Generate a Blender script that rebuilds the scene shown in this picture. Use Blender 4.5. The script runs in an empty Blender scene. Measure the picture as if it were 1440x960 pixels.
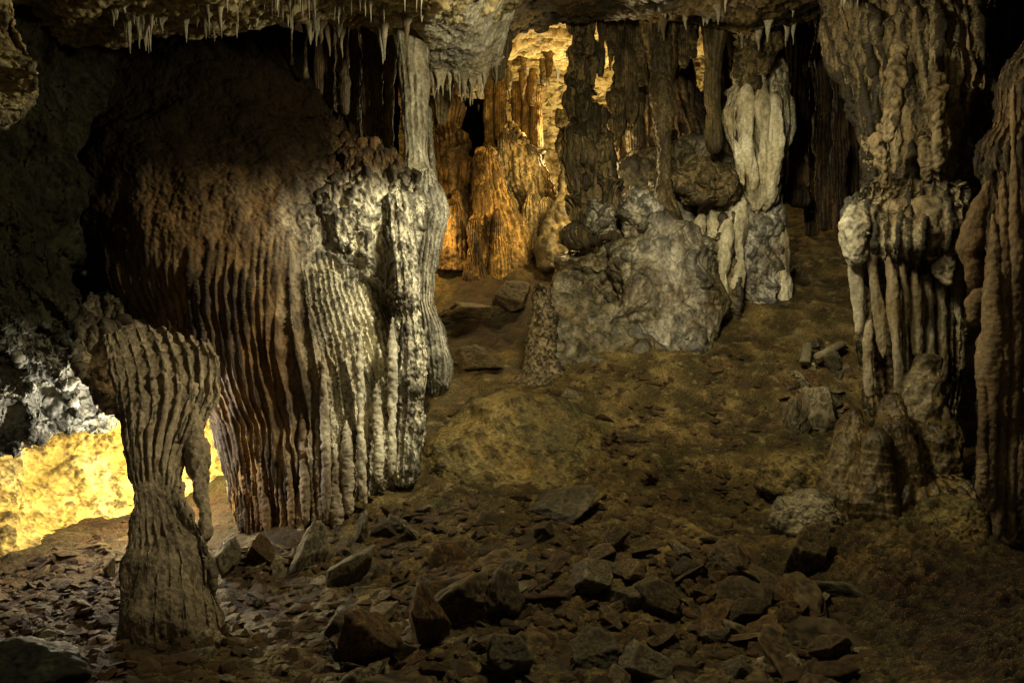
import bpy, math
import numpy as np

rng = np.random.default_rng(7)
C = bpy.context.scene.collection

# ------------------------------------------------------------------ camera
FPX, PITCH, CAMZ = 1040.0, math.radians(8.2), 2.3
SP, CP = math.sin(PITCH), math.cos(PITCH)
CAM = np.array([0.0, 0.0, CAMZ])
FWD = np.array([0, CP, -SP]); UP = np.array([0, SP, CP]); RIGHT = np.array([1.0, 0, 0])

def P(px, py, d):
    """a point of the cave seen at picture position (px, py) at forward distance d"""
    px, py, d = np.broadcast_arrays(np.asarray(px, float), np.asarray(py, float), np.asarray(d, float))
    a = ((px - 720) / FPX)[..., None]; b = ((480 - py) / FPX)[..., None]
    return CAM + d[..., None] * (FWD + a * RIGHT + b * UP)

def project(p):
    q = p - CAM
    d = q @ FWD
    return 720 + FPX * (q @ RIGHT) / d, 480 - FPX * (q @ UP) / d, d

# ------------------------------------------------------------------ noise
_perm = rng.permutation(256); _perm = np.concatenate([_perm, _perm, _perm])
_grad = rng.normal(size=(256, 3)); _grad /= np.linalg.norm(_grad, axis=1)[:, None]
_jit = rng.random((256, 3))

def _hash(i):
    i = i & 255
    return _perm[_perm[_perm[i[:, 0]] + i[:, 1]] + i[:, 2]]

def perlin(p):
    p = np.asarray(p, float)
    i = np.floor(p).astype(np.int64); f = p - i
    u = f * f * f * (f * (f * 6 - 15) + 10)
    out = np.zeros(len(p))
    for dx in (0, 1):
        wx = u[:, 0] if dx else 1 - u[:, 0]
        for dy in (0, 1):
            wy = u[:, 1] if dy else 1 - u[:, 1]
            for dz in (0, 1):
                wz = u[:, 2] if dz else 1 - u[:, 2]
                o = np.array([dx, dy, dz])
                g = _grad[_hash(i + o)]
                out += wx * wy * wz * np.einsum('ij,ij->i', g, f - o)
    return out * 1.6

def fbm(p, octv=4, gain=.5):
    s, a, t = 0, 1.0, 0
    for k in range(octv):
        s = s + a * perlin(p * (2.03 ** k) + 17.3 * k); t += a; a *= gain
    return s / t * 1.5

def ridged(p, octv=4):
    s, a, t = 0, 1.0, 0
    for k in range(octv):
        s = s + a * (1 - 2.2 * np.abs(perlin(p * (2.1 ** k) + 9.1 * k))); t += a; a *= .5
    return s / t

def billow(p, octv=2, gain=.45):
    s, a, t = 0, 1.0, 0
    for k in range(octv):
        s = s + a * (np.abs(perlin(p * (2.2 ** k) + 5.7 * k)) * 2.2 - .55); t += a; a *= gain
    return s / t

def cells(p):
    """rounded pebbly bumps, 1 on a bump's top and 0 between bumps"""
    i = np.floor(p).astype(np.int64)
    best = np.full(len(p), 9.0)
    for dx in (-1, 0, 1):
        for dy in (-1, 0, 1):
            for dz in (-1, 0, 1):
                c = i + np.array([dx, dy, dz])
                q = c + _jit[_hash(c)] - p
                best = np.minimum(best, np.einsum('ij,ij->i', q, q))
    return np.clip(1 - best * 1.6, -.2, 1)

def sstep(a, b, x):
    t = np.clip((x - a) / (b - a), 0, 1)
    return t * t * (3 - 2 * t)

# ------------------------------------------------------------------ objects and meshes
def tag(o, label=None, cat=None, group=None, kind=None):
    if label: o['label'] = label
    if cat: o['category'] = cat
    if group: o['group'] = group
    if kind: o['kind'] = kind
    return o

def empty(name, loc, label, cat, group=None):
    o = bpy.data.objects.new(name, None); o.location = [float(v) for v in loc]; C.objects.link(o)
    o.empty_display_size = .1
    return tag(o, label, cat, group, 'thing')

def mesh_data(name, verts, quads, mat, attrs=None, tris=None):
    me = bpy.data.meshes.new(name)
    nv = len(verts)
    me.vertices.add(nv); me.vertices.foreach_set('co', np.ascontiguousarray(verts, np.float32).ravel())
    nq = 0 if quads is None else len(quads); nt = 0 if tris is None else len(tris)
    idx = np.concatenate([a.ravel() for a in (quads, tris) if a is not None and len(a)]).astype(np.int32)
    me.loops.add(len(idx)); me.loops.foreach_set('vertex_index', idx)
    me.polygons.add(nq + nt)
    st = np.concatenate([np.arange(nq) * 4, nq * 4 + np.arange(nt) * 3]).astype(np.int32)
    me.polygons.foreach_set('loop_start', st)
    me.update(calc_edges=True)
    me.polygons.foreach_set('use_smooth', np.full(nq + nt, name != 'rubble'))
    for k in ('cav', 'zone', 'stain_shade'):
        at = me.attributes.new(k, 'FLOAT', 'POINT')
        v = (attrs or {}).get(k)
        at.data.foreach_set('value', np.ascontiguousarray(v if v is not None else np.full(nv, .6 if k == 'cav' else 0.), np.float32))
    me.materials.append(mat)
    me.validate()
    return me

def link(name, me, parent=None, loc=(0, 0, 0)):
    o = bpy.data.objects.new(name, me); C.objects.link(o)
    o.location = [float(v) for v in loc]
    if parent is not None: o.parent = parent
    return o

def grid_normals(V, wrap):
    if wrap:
        du = np.roll(V, -1, 1) - np.roll(V, 1, 1)
    else:
        du = np.gradient(V, axis=1)
    dv = np.gradient(V, axis=0)
    n = np.cross(du, dv)
    l = np.linalg.norm(n, axis=2, keepdims=True)
    return n / np.maximum(l, 1e-12)

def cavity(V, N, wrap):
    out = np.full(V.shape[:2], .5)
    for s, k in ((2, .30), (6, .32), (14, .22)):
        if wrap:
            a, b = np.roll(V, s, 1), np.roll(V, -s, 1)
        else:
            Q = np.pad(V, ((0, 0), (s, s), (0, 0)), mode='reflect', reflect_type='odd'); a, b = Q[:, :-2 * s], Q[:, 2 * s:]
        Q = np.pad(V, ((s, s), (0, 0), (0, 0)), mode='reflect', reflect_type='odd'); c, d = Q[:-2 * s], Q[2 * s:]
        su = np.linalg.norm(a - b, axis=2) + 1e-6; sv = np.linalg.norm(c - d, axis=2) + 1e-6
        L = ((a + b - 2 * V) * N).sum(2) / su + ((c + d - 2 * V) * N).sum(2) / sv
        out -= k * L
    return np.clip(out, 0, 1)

def grid_quads(nv, nu, wrap):
    r = np.arange(nv - 1)[:, None] * nu
    c = np.arange(nu if wrap else nu - 1)[None, :]
    c2 = (c + 1) % nu
    return np.stack([r + c, r + c2, r + nu + c2, r + nu + c], -1).reshape(-1, 4)

def displace(V, ops, wrap, UV, outward=1):
    """ops: (kind, amplitude, scale or count, options)"""
    N = grid_normals(V, wrap) * outward
    nv, nu = V.shape[:2]
    v = np.linspace(0, 1, nv)[:, None] * np.ones((1, nu))
    for op in ops:
        kind, amp, sc = op[:3]
        o = op[3] if len(op) > 3 else {}
        p = V.reshape(-1, 3) + o.get('seed', 0) * 3.71
        zs = o.get('z', 1.0)
        q = p * sc * np.array([1, 1, zs])
        if kind == 'fbm': h = fbm(q, o.get('oct', 4))
        elif kind == 'ridge': h = ridged(q, o.get('oct', 4))
        elif kind == 'billow': h = billow(q, o.get('oct', 2))
        elif kind == 'cells':
            h = cells(q + .35 * fbm(q * .7, 2)[:, None]) - .4
        elif kind == 'flute':          # organ-pipe ribs running down: rounded ridges with sharp creases
            w = o.get('warp', .25) * fbm(p * np.array([1.6, 1.6, .5]), 3)
            h = np.abs(np.sin(UV.reshape(-1) * sc * math.pi + w * 3.0 + o.get('seed', 0))) ** .7 - .55
            h = h * (.65 + .5 * fbm(p * np.array([3, 3, 1.0]), 2))
        elif kind == 'hang':           # ribs that hang plumb, counted round a fixed upright axis
            c0 = o['centre']; ang = np.arctan2(p[:, 0] - c0[0], c0[1] - p[:, 1]) / math.pi
            w = o.get('warp', .25) * fbm(p * np.array([1.6, 1.6, .4]), 3)
            mixu = .62 * ang + .38 * (UV.reshape(-1) + .5)
            wid = .5 + .5 * fbm(np.stack([ang * 9, ang * 0, p[:, 2] * .25], 1), 2)
            rib = lambda n_, ph: np.abs(np.sin(mixu * n_ * math.pi + w * 3 + 1.0 * wid + ph)) ** .6 - .6
            f1_ = fbm(np.stack([ang * 7 + 3, ang * 0, p[:, 2] * .55], 1), 2)
            m1 = sstep(.12, .22, f1_); m2 = sstep(.42, .55, f1_)
            h = rib(sc, 0) * (1 - m1) + rib(sc * .62, .8) * m1 * (1 - m2) * 1.25 + rib(sc * .41, 2.1) * m2 * 1.4
            cut = fbm(np.stack([np.floor(mixu * sc) * 1.7, ang * 0, p[:, 2] * 2.2], 1), 2)
            h = h * (.75 + .5 * fbm(p * np.array([3, 3, .4]), 2)) - .25 * sstep(.45, .55, cut)
        elif kind == 'tier':           # stacked shelves: each tier bulges out at its lower lip
            f = v.reshape(-1) * sc + .55 * fbm(p * 2.3, 2)
            f = f - np.floor(f)
            h = np.where(f < .75, f / .75, (1 - f) / .25) - .5
        elif kind == 'strata':
            h = ridged(p * np.array([.6, .6, sc]), 3)
        h = h.reshape(nv, nu)
        if 'mask' in o:
            h = h * o['mask'](V, v)
        V = V + N * (amp * h)[..., None]
        if amp > .012: N = grid_normals(V, wrap) * outward
    return V, N

def smooth_rows(rows, nv, cap=True):
    r = np.array(rows, float)
    t = np.concatenate([[0], np.cumsum(np.maximum(np.abs(np.diff(r[:, 0])), .5))]); t /= t[-1]
    # spacing even in picture height
    s = np.linspace(0, 1, nv)
    out = np.stack([np.interp(s, t, r[:, k]) for k in range(r.shape[1])], 1)
    k = max(1, nv // (len(rows) * 4))
    ker = np.hanning(2 * k + 3)[1:-1]; ker /= ker.sum()
    m = len(ker) // 2
    pad = np.pad(out, ((m, m), (0, 0)), mode='reflect', reflect_type='odd')
    return np.stack([np.convolve(pad[:, j], ker, 'valid') for j in range(out.shape[1])], 1)

def lathe_grid(rows, nu, nv, k=.7, ops=(), front=.72, power=2.0, capends=(True, True)):
    """a closed body round an upright axis, its outline given as (height, left, right, distance) rows"""
    if len(rows[0]) == 3: raise ValueError
    R = smooth_rows(rows, nv)
    py, xl, xr, d = R.T
    cx = (xl + xr) / 2
    ca = 1 / np.sqrt(1 + ((cx - 720) / FPX) ** 2)
    w = np.maximum((xr - xl) / 2, .6) * d / FPX * ca
    cc = P(cx, py, d)
    if capends[0] or capends[1]:
        m = max(3, nv // 40)
        e = np.ones(nv)
        prof = np.sqrt(np.clip(1 - (1 - np.arange(m) / m) ** 2, 0, 1)); prof[0] = .02
        if capends[0]: e[:m] *= prof
        if capends[1]: e[-m:] *= prof[::-1]
        w = w * e
    f = cc - CAM; f[:, 2] = 0; f /= np.linalg.norm(f, axis=1)[:, None]
    r = np.stack([f[:, 1], -f[:, 0], 0 * f[:, 0]], 1)
    nf = int(nu * front)
    t = np.concatenate([np.linspace(-math.pi, 0, nf, endpoint=False), np.linspace(0, math.pi, nu - nf, endpoint=False)])
    ct, st = np.cos(t), np.sin(t)
    ct = np.sign(ct) * np.abs(ct) ** (2 / power); st = np.sign(st) * np.abs(st) ** (2 / power)
    V = cc[:, None] + (w[:, None] * ct[None])[..., None] * r[:, None] + (w[:, None] * k * st[None])[..., None] * f[:, None]
    UV = np.ones((nv, 1)) * (t[None] / math.pi)
    V, N = displace(V, ops, True, UV)
    return V, N

class LatheInfo:
    def __init__(s, rows, k): s.r = np.array(rows, float); s.k = k
    def front(s, px, py):
        a = [np.interp(py, s.r[:, 0], s.r[:, j]) for j in (1, 2, 3)]
        c, hw = (a[0] + a[1]) / 2, (a[1] - a[0]) / 2
        q = np.clip((px - c) / hw, -.98, .98)
        return a[2] - hw * a[2] / FPX * s.k * np.sqrt(1 - q * q)

def lathe(name, rows, mat, parent=None, k=.7, nu=160, nv=160, ops=(), zone=None, front=.72, power=2.0,
          capends=(True, True), origin=None, stain_shade=None, **tags):
    V, N = lathe_grid(rows, nu, nv, k, ops, front, power, capends)
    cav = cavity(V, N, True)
    z = zone(V) if zone is not None else None
    if origin is None:
        origin = np.array(parent.location) if parent is not None else np.array([*V[-1].mean(0)[:2], V[..., 2].min()])
    verts = (V - origin).reshape(-1, 3)
    me = mesh_data(name, verts, grid_quads(nv, nu, True), mat, dict(cav=cav.ravel(), zone=None if z is None else np.clip(z, 0, 1).ravel(), stain_shade=None if stain_shade is None else np.clip(stain_shade(V), 0, 1).ravel()))
    o = link(name, me, parent, (0, 0, 0) if parent is not None else origin)
    if tags: tag(o, tags.get('label'), tags.get('cat'), tags.get('group'), tags.get('kind'))
    return o

def tube(name, pts, radii, mat, parent, nu=22, nv=70, ops=(), zone=None, flat=1.0, **tags):
    """a hanging or leaning pipe along (px, py, d) points; radii in picture pixels at their distance"""
    a = np.array(pts, float); s = np.linspace(0, 1, nv)
    t = np.linspace(0, 1, len(a))
    c = np.stack([np.interp(s, t, a[:, j]) for j in range(3)], 1)
    rr = np.interp(s, np.linspace(0, 1, len(radii)), radii) * c[:, 2] / FPX
    m = max(3, nv // 12)
    prof = np.sqrt(np.clip(1 - (1 - np.arange(m) / m) ** 2, 0, 1)); prof[0] = .02
    rr[:m] *= prof; rr[-m:] *= prof[::-1]
    X = P(c[:, 0], c[:, 1], c[:, 2])
    T = np.gradient(X, axis=0); T /= np.linalg.norm(T, axis=1)[:, None]
    ref = np.array([0, 1.0, 0]) if abs(T[:, 1]).mean() < .8 else np.array([0, 0, 1.0])
    A = np.cross(T, ref); A /= np.linalg.norm(A, axis=1)[:, None]
    B = np.cross(T, A)
    th = np.linspace(0, 2 * math.pi, nu, endpoint=False)
    V = X[:, None] + rr[:, None, None] * (np.cos(th)[None, :, None] * A[:, None] + flat * np.sin(th)[None, :, None] * B[:, None])
    UV = np.ones((nv, 1)) * th[None] / math.pi
    Nn = grid_normals(V, True)
    sgn = 1 if ((V - X[:, None]) * Nn).sum() > 0 else -1
    V, N = displace(V, ops, True, UV, sgn)
    cav = cavity(V, N, True)
    origin = np.array(parent.location) if parent is not None else X[0]
    q = grid_quads(nv, nu, True)
    if sgn < 0: q = q[:, ::-1]
    z = np.clip(zone(V), 0, 1).ravel() if zone is not None else None
    me = mesh_data(name, (V - origin).reshape(-1, 3), q, mat, dict(cav=cav.ravel(), zone=z))
    o = link(name, me, parent, (0, 0, 0) if parent is not None else origin)
    if tags: tag(o, tags.get('label'), tags.get('cat'), tags.get('group'))
    return o

def sheet(name, ctrl, nu, nv, mat, ops=(), zone=None, outward=1, parent=None, stain_shade=None, **tags):
    """a rock wall through a net of control points (world coordinates), shape (rows, cols, 3)"""
    ctrl = np.asarray(ctrl, float)
    def res(A, n, axis):
        m = A.shape[axis]
        s = np.linspace(0, m - 1, n)
        i = np.clip(np.floor(s).astype(int), 0, m - 2); f = s - i
        A = np.moveaxis(A, axis, 0)
        p0, p1, p2, p3 = A[np.maximum(i - 1, 0)], A[i], A[i + 1], A[np.minimum(i + 2, m - 1)]
        f = f.reshape(-1, *([1] * (A.ndim - 1)))
        out = .5 * (2 * p1 + (p2 - p0) * f + (2 * p0 - 5 * p1 + 4 * p2 - p3) * f ** 2 + (3 * p1 - p0 - 3 * p2 + p3) * f ** 3)
        return np.moveaxis(out, 0, axis)
    V = res(res(ctrl, nv, 0), nu, 1)
    UV = np.ones((nv, 1)) * np.linspace(0, 1, nu)[None]
    V, N = displace(V, ops, False, UV, outward)
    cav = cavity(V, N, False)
    z = np.clip(zone(V), 0, 1).ravel() if zone is not None else None
    q = grid_quads(nv, nu, False)
    if outward < 0: q = q[:, ::-1]
    me = mesh_data(name, V.reshape(-1, 3), q, mat, dict(cav=cav.ravel(), zone=z, stain_shade=None if stain_shade is None else np.clip(stain_shade(V), 0, 1).ravel()))
    o = link(name, me, parent)
    return tag(o, tags.get('label'), tags.get('cat'), tags.get('group'), tags.get('kind'))

# ------------------------------------------------------------------ materials
def rock_mat(name, dark, mid, light, zonecol=None, scale=1.0, streak=.4, bump=.5, rough=(.5, .9), world=True,
             grain=1.0, stain=None, tint2=None, tint=None, tint_amt=.4, cavlo=.22, cavhi=1.2, spec=.4, speck=0.0, fine=1.0, dist=.012):
    m = bpy.data.materials.new(name); m.use_nodes = True
    nt = m.node_tree; nt.nodes.clear(); N = nt.nodes.new; L = nt.links.new
    out = N('ShaderNodeOutputMaterial'); bs = N('ShaderNodeBsdfPrincipled'); L(bs.outputs[0], out.inputs[0])
    if world:
        pos = N('ShaderNodeNewGeometry').outputs['Position']
    else:
        tc = N('ShaderNodeTexCoord'); oi = N('ShaderNodeObjectInfo')
        ml = N('ShaderNodeMath'); ml.operation = 'MULTIPLY'; ml.inputs[1].default_value = 40; L(oi.outputs['Random'], ml.inputs[0])
        va = N('ShaderNodeVectorMath'); va.operation = 'ADD'; L(tc.outputs['Object'], va.inputs[0]); L(ml.outputs[0], va.inputs[1])
        pos = va.outputs[0]
    def noise(sc, det=6, rgh=.6, vec=None, dist_=0.0):
        n = N('ShaderNodeTexNoise'); n.inputs['Scale'].default_value = sc; n.inputs['Detail'].default_value = det
        n.inputs['Roughness'].default_value = rgh; n.inputs['Distortion'].default_value = dist_
        L(vec if vec is not None else pos, n.inputs['Vector']); return n.outputs['Fac']
    def math_(op, a, b=None):
        n = N('ShaderNodeMath'); n.operation = op
        for i, x in enumerate((a, b)):
            if x is None: continue
            if isinstance(x, (int, float)): n.inputs[i].default_value = x
            else: L(x, n.inputs[i])
        return n.outputs[0]
    def maprange(x, a, b, c, d_):
        n = N('ShaderNodeMapRange'); L(x, n.inputs[0])
        for i, q in zip((1, 2, 3, 4), (a, b, c, d_)): n.inputs[i].default_value = q
        return n.outputs[0]
    def mix(fac, a, b, mode='MIX'):
        n = N('ShaderNodeMix'); n.data_type = 'RGBA'; n.blend_type = mode; n.clamp_factor = True
        if isinstance(fac, (int, float)): n.inputs[0].default_value = fac
        else: L(fac, n.inputs[0])
        for i, x in ((6, a), (7, b)):
            if isinstance(x, tuple): n.inputs[i].default_value = (*x, 1)
            else: L(x, n.inputs[i])
        return n.outputs[2]
    f1 = noise(1.7 * scale, 6, .54, None, .5)
    mp = N('ShaderNodeMapping'); mp.inputs['Scale'].default_value = (1, 1, .1); L(pos, mp.inputs['Vector'])
    f2 = noise(11 * scale, 5, .6, mp.outputs[0], .3)
    f3 = noise(34 * scale * fine, 5, .65)
    base = math_('ADD', math_('MULTIPLY', f1, 1 - streak), math_('MULTIPLY', f2, streak))
    rp = N('ShaderNodeValToRGB'); L(base, rp.inputs[0])
    e = rp.color_ramp.elements
    e[0].position = .32; e[0].color = (*dark, 1); e[1].position = .68; e[1].color = (*light, 1)
    em = e.new(.5); em.color = (*mid, 1)
    col = rp.outputs[0]
    if zonecol is not None:
        at = N('ShaderNodeAttribute'); at.attribute_name = 'zone'
        zn = maprange(math_('ADD', at.outputs['Fac'], math_('MULTIPLY', math_('SUBTRACT', noise(3.5 * scale, 5, .5), .5), .9)), .1, .9, 0, 1)
        col = mix(zn, col, zonecol)
    if tint is not None:
        tf = maprange(noise(2.2 * scale, 5, .5), .40, .70, 0, tint_amt)
        col = mix(tf, col, tint)
    st_ = stain if stain is not None else (.75 if streak >= .5 else 0)
    if st_ > 0:
        mp2 = N('ShaderNodeMapping'); mp2.inputs['Scale'].default_value = (1, 1, .16); L(pos, mp2.inputs['Vector'])
        col = mix(maprange(noise(5.0 * scale, 5, .6, mp2.outputs[0], .4), .47, .66, 0, st_), col, tuple(c * .45 for c in dark))
    if tint2 is not None:
        za = N('ShaderNodeAttribute'); za.attribute_name = 'zone'
        col = mix(math_('MULTIPLY', maprange(noise(5.5 * scale, 6, .62), .54, .70, 0, .75), math_('SUBTRACT', 1.0, za.outputs['Fac'])), col, tint2)
    fm = maprange(f3, .3, .7, 1 - .42 * grain, 1 + .42 * grain)
    fmn = N('ShaderNodeCombineColor')
    for i in range(3): L(fm, fmn.inputs[i])
    col = mix(1.0, col, fmn.outputs[0], 'MULTIPLY')
    if speck > 0:
        vo = N('ShaderNodeTexVoronoi'); vo.inputs['Scale'].default_value = 60 * scale; L(pos, vo.inputs['Vector'])
        sp = maprange(vo.outputs['Distance'], .12, .22, speck, 0)
        col = mix(sp, col, tuple(min(1, c * 2.2) for c in light))
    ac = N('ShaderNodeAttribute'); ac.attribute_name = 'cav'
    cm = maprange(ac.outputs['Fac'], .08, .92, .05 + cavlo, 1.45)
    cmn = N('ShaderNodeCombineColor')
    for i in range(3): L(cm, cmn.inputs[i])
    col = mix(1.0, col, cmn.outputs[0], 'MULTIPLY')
    so = N('ShaderNodeAttribute'); so.attribute_name = 'stain_shade'  # near-black mix: dark stain and shade put into the colour
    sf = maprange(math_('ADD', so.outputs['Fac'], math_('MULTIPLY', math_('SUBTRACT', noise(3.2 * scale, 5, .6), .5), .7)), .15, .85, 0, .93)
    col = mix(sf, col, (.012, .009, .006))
    if not world:
        br = maprange(oi.outputs['Random'], 0, 1, .6, 1.45)
        bn = N('ShaderNodeCombineColor')
        for i in range(3): L(br, bn.inputs[i])
        col = mix(1.0, col, bn.outputs[0], 'MULTIPLY')
    L(col, bs.inputs['Base Color'])
    L(maprange(f1, .3, .7, rough[0], rough[1]), bs.inputs['Roughness'])
    L(maprange(sf, 0, .93, spec, spec * .1), bs.inputs['Specular IOR Level'])
    bh = math_('ADD', f3, math_('MULTIPLY', noise(120 * scale * fine, 4, .6), .5))
    bp = N('ShaderNodeBump'); bp.inputs['Strength'].default_value = bump; bp.inputs['Distance'].default_value = dist
    L(bh, bp.inputs['Height']); L(bp.outputs[0], bs.inputs['Normal'])
    return m

M = {}
M['curtain'] = rock_mat('curtain_stone', (.095, .046, .012), (.175, .10, .032), (.27, .18, .075), zonecol=(.80, .76, .58), streak=.65, tint=(.06, .05, .04), tint_amt=.5, cavlo=.2)
M['edge'] = rock_mat('pale_edge_stone', (.25, .23, .17), (.42, .40, .31), (.60, .57, .46), streak=.7, tint=(.20, .15, .06), tint_amt=.6)
M['leg'] = rock_mat('grey_brown_flowstone', (.19, .148, .09), (.30, .245, .155), (.42, .35, .235), streak=.5, tint=(.12, .08, .045), tint_amt=.5, cavlo=.42, stain=.4)
M['dark_wall'] = rock_mat('dark_wall_rock', (.020, .019, .010), (.045, .042, .022), (.10, .093, .055), zonecol=(.26, .255, .21), rough=(.75, 1.0), spec=.2, streak=.2, tint=(.04, .045, .03), tint_amt=.6)
M['ochre_wall'] = rock_mat('ochre_wall_rock', (.38, .25, .055), (.58, .43, .12), (.76, .67, .36), streak=.25, tint=(.30, .22, .05), tint_amt=.8, cavlo=.2, bump=.9)
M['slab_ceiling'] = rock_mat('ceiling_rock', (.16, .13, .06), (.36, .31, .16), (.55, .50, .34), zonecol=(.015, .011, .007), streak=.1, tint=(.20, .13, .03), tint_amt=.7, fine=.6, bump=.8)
M['pale_ceiling'] = rock_mat('pale_ceiling_rock', (.22, .21, .17), (.38, .37, .31), (.52, .52, .46), streak=.2, tint=(.24, .17, .05), tint_amt=.6)
M['drip'] = rock_mat('drip_stone', (.11, .075, .035), (.22, .16, .08), (.38, .31, .19), streak=.6, tint=(.05, .03, .015), tint_amt=.5)
M['pale_drip'] = rock_mat('pale_drip_stone', (.25, .22, .15), (.40, .37, .27), (.58, .55, .44), streak=.6, tint=(.18, .13, .05), tint_amt=.5)
M['amber'] = rock_mat('amber_flowstone', (.24, .13, .03), (.42, .25, .06), (.60, .42, .15), streak=.7, tint=(.15, .07, .02), tint_amt=.4, cavlo=.3)
M['amber_dark'] = rock_mat('brown_amber_flowstone', (.10, .055, .014), (.19, .11, .03), (.30, .19, .06), streak=.7, tint=(.07, .035, .01), tint_amt=.5)
M['amber_pale'] = rock_mat('pale_amber_flowstone', (.34, .23, .08), (.55, .41, .17), (.74, .62, .34), streak=.75, tint=(.26, .15, .04), tint_amt=.45)
M['amber_wall'] = rock_mat('layered_back_wall', (.26, .17, .05), (.46, .34, .12), (.64, .52, .25), streak=.0, tint=(.2, .11, .03), tint_amt=.5, cavlo=.25)
M['ochre_col'] = rock_mat('ochre_column_stone', (.085, .06, .022), (.17, .125, .05), (.29, .23, .11), streak=.55, tint=(.05, .038, .016), tint_amt=.6, cavlo=.28)
M['boulder'] = rock_mat('pale_boulder_stone', (.07, .054, .02), (.17, .145, .08), (.36, .335, .25), zonecol=(.52, .50, .42), streak=.4, tint=(.13, .085, .022), tint_amt=.7, cavlo=.25, cavhi=1.3, bump=.7, rough=(.3, .75), spec=.55, stain=.55)
M['slab'] = rock_mat('olive_slab_stone', (.06, .046, .016), (.12, .095, .04), (.21, .18, .10), streak=.1, tint=(.14, .085, .022), tint_amt=.6, bump=.7)
M['lit_col'] = rock_mat('cream_column_stone', (.32, .27, .16), (.50, .46, .32), (.68, .65, .52), streak=.75, tint=(.26, .19, .06), tint_amt=.5, cavlo=.2)
M['right'] = rock_mat('brown_flowstone', (.10, .07, .03), (.20, .155, .08), (.34, .29, .18), zonecol=(.42, .40, .30), streak=.5, tint=(.13, .075, .025), tint_amt=.5, cavlo=.12)
M['wet'] = rock_mat('glossy_wet_flowstone', (.10, .068, .022), (.20, .145, .055), (.32, .25, .12), zonecol=(.50, .44, .27), streak=.5, tint=(.10, .055, .02), tint_amt=.5, cavlo=.2, bump=.3, rough=(.3, .6), spec=.45)
M['far_right'] = rock_mat('rough_column_stone', (.075, .046, .016), (.15, .105, .05), (.25, .195, .12), streak=.5, tint=(.10, .05, .02), tint_amt=.5, cavlo=.15, bump=.9)
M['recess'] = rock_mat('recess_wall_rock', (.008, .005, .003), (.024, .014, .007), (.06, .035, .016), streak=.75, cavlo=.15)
M['shadow'] = rock_mat('added_backing_stone', (.03, .017, .007), (.065, .04, .016), (.12, .08, .035), streak=.7)
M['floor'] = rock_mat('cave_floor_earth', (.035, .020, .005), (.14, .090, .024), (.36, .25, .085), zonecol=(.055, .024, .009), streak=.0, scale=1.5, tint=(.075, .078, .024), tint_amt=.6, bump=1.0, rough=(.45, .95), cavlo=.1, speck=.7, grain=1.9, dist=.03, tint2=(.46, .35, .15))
M['rock'] = rock_mat('broken_rock', (.055, .037, .014), (.11, .078, .034), (.20, .15, .07), streak=.05, scale=1.4, world=False, tint=(.10, .06, .02), tint_amt=.5, bump=.8, rough=(.42, .85))
M['rock_red'] = rock_mat('red_brown_rock', (.06, .030, .009), (.11, .062, .020), (.20, .125, .047), streak=.05, scale=1.4, world=False, tint=(.07, .045, .02), tint_amt=.5, bump=.8, rough=(.42, .85))
M['rock_pale'] = rock_mat('pale_rock', (.16, .125, .065), (.27, .225, .13), (.42, .37, .25), streak=.2, scale=1.4, world=False, tint=(.07, .06, .03), tint_amt=.7, bump=.8)
M['rock_grey'] = rock_mat('grey_green_rock', (.06, .048, .024), (.12, .098, .052), (.21, .178, .105), streak=.05, scale=1.2, world=False, tint=(.06, .05, .022), tint_amt=.5, bump=.7, rough=(.4, .8))
M['rock_dark'] = rock_mat('dark_green_rock', (.02, .021, .010), (.045, .046, .022), (.09, .09, .05), streak=.05, scale=1.2, world=False, bump=.8, rough=(.45, .8))
M['rubble'] = rock_mat('rubble_stone', (.018, .010, .0035), (.042, .026, .009), (.10, .066, .026), streak=.0, scale=5, tint=(.16, .09, .03), tint_amt=.6, bump=.6, rough=(.42, .9))
M['rubble_red'] = rock_mat('red_rubble_stone', (.018, .008, .003), (.045, .022, .007), (.11, .06, .02), streak=.0, scale=5, tint=(.10, .045, .012), tint_amt=.5, bump=.6)
M['mound'] = rock_mat('smooth_floor_flowstone', (.13, .085, .02), (.23, .16, .045), (.34, .26, .10), streak=.2, tint=(.08, .09, .035), tint_amt=.8, bump=.5)

# ------------------------------------------------------------------ floor
FC = np.array([(-400, 960, 3.3), (0, 960, 3.3), (300, 960, 3.5), (720, 960, 3.6), (1100, 960, 3.6), (1440, 960, 3.2), (1800, 960, 3.0),
    (-100, 870, 4.3), (0, 850, 4.6), (100, 800, 5.3), (190, 755, 6.2), (260, 735, 6.6), (240, 900, 4.25), (330, 765, 5.7), (470, 765, 5.6), (570, 705, 6.0), (600, 640, 6.6),
    (720, 800, 5.0), (900, 780, 5.1), (1060, 800, 5.0), (1200, 850, 4.4), (1300, 780, 4.8), (1400, 765, 4.95), (1600, 760, 5.0),
    (650, 620, 6.9), (720, 650, 6.5), (640, 545, 7.8), (800, 540, 7.8), (900, 490, 8.3), (1000, 450, 8.8), (1100, 400, 9.3),
    (1190, 340, 10.2), (1300, 330, 10.6), (1190, 470, 8.0), (1000, 600, 7.0), (1100, 650, 6.4), (1180, 725, 5.6), (1300, 705, 5.6), (1300, 600, 7),
    (700, 525, 8.3), (700, 470, 9.2), (700, 400, 10.5), (700, 345, 11.8), (720, 322, 13.0), (600, 345, 12), (850, 345, 12), (850, 322, 13.5), (500, 400, 11), (300, 560, 9)], float)
FP = P(FC[:, 0], FC[:, 1], FC[:, 2])
def _tps(r2): return np.where(r2 > 1e-9, .5 * r2 * np.log(np.maximum(r2, 1e-12)), 0)
_n = len(FP)
_K = _tps(((FP[:, None, :2] - FP[None, :, :2]) ** 2).sum(2)) + np.eye(_n) * .02
_Q = np.concatenate([np.ones((_n, 1)), FP[:, :2]], 1)
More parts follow.
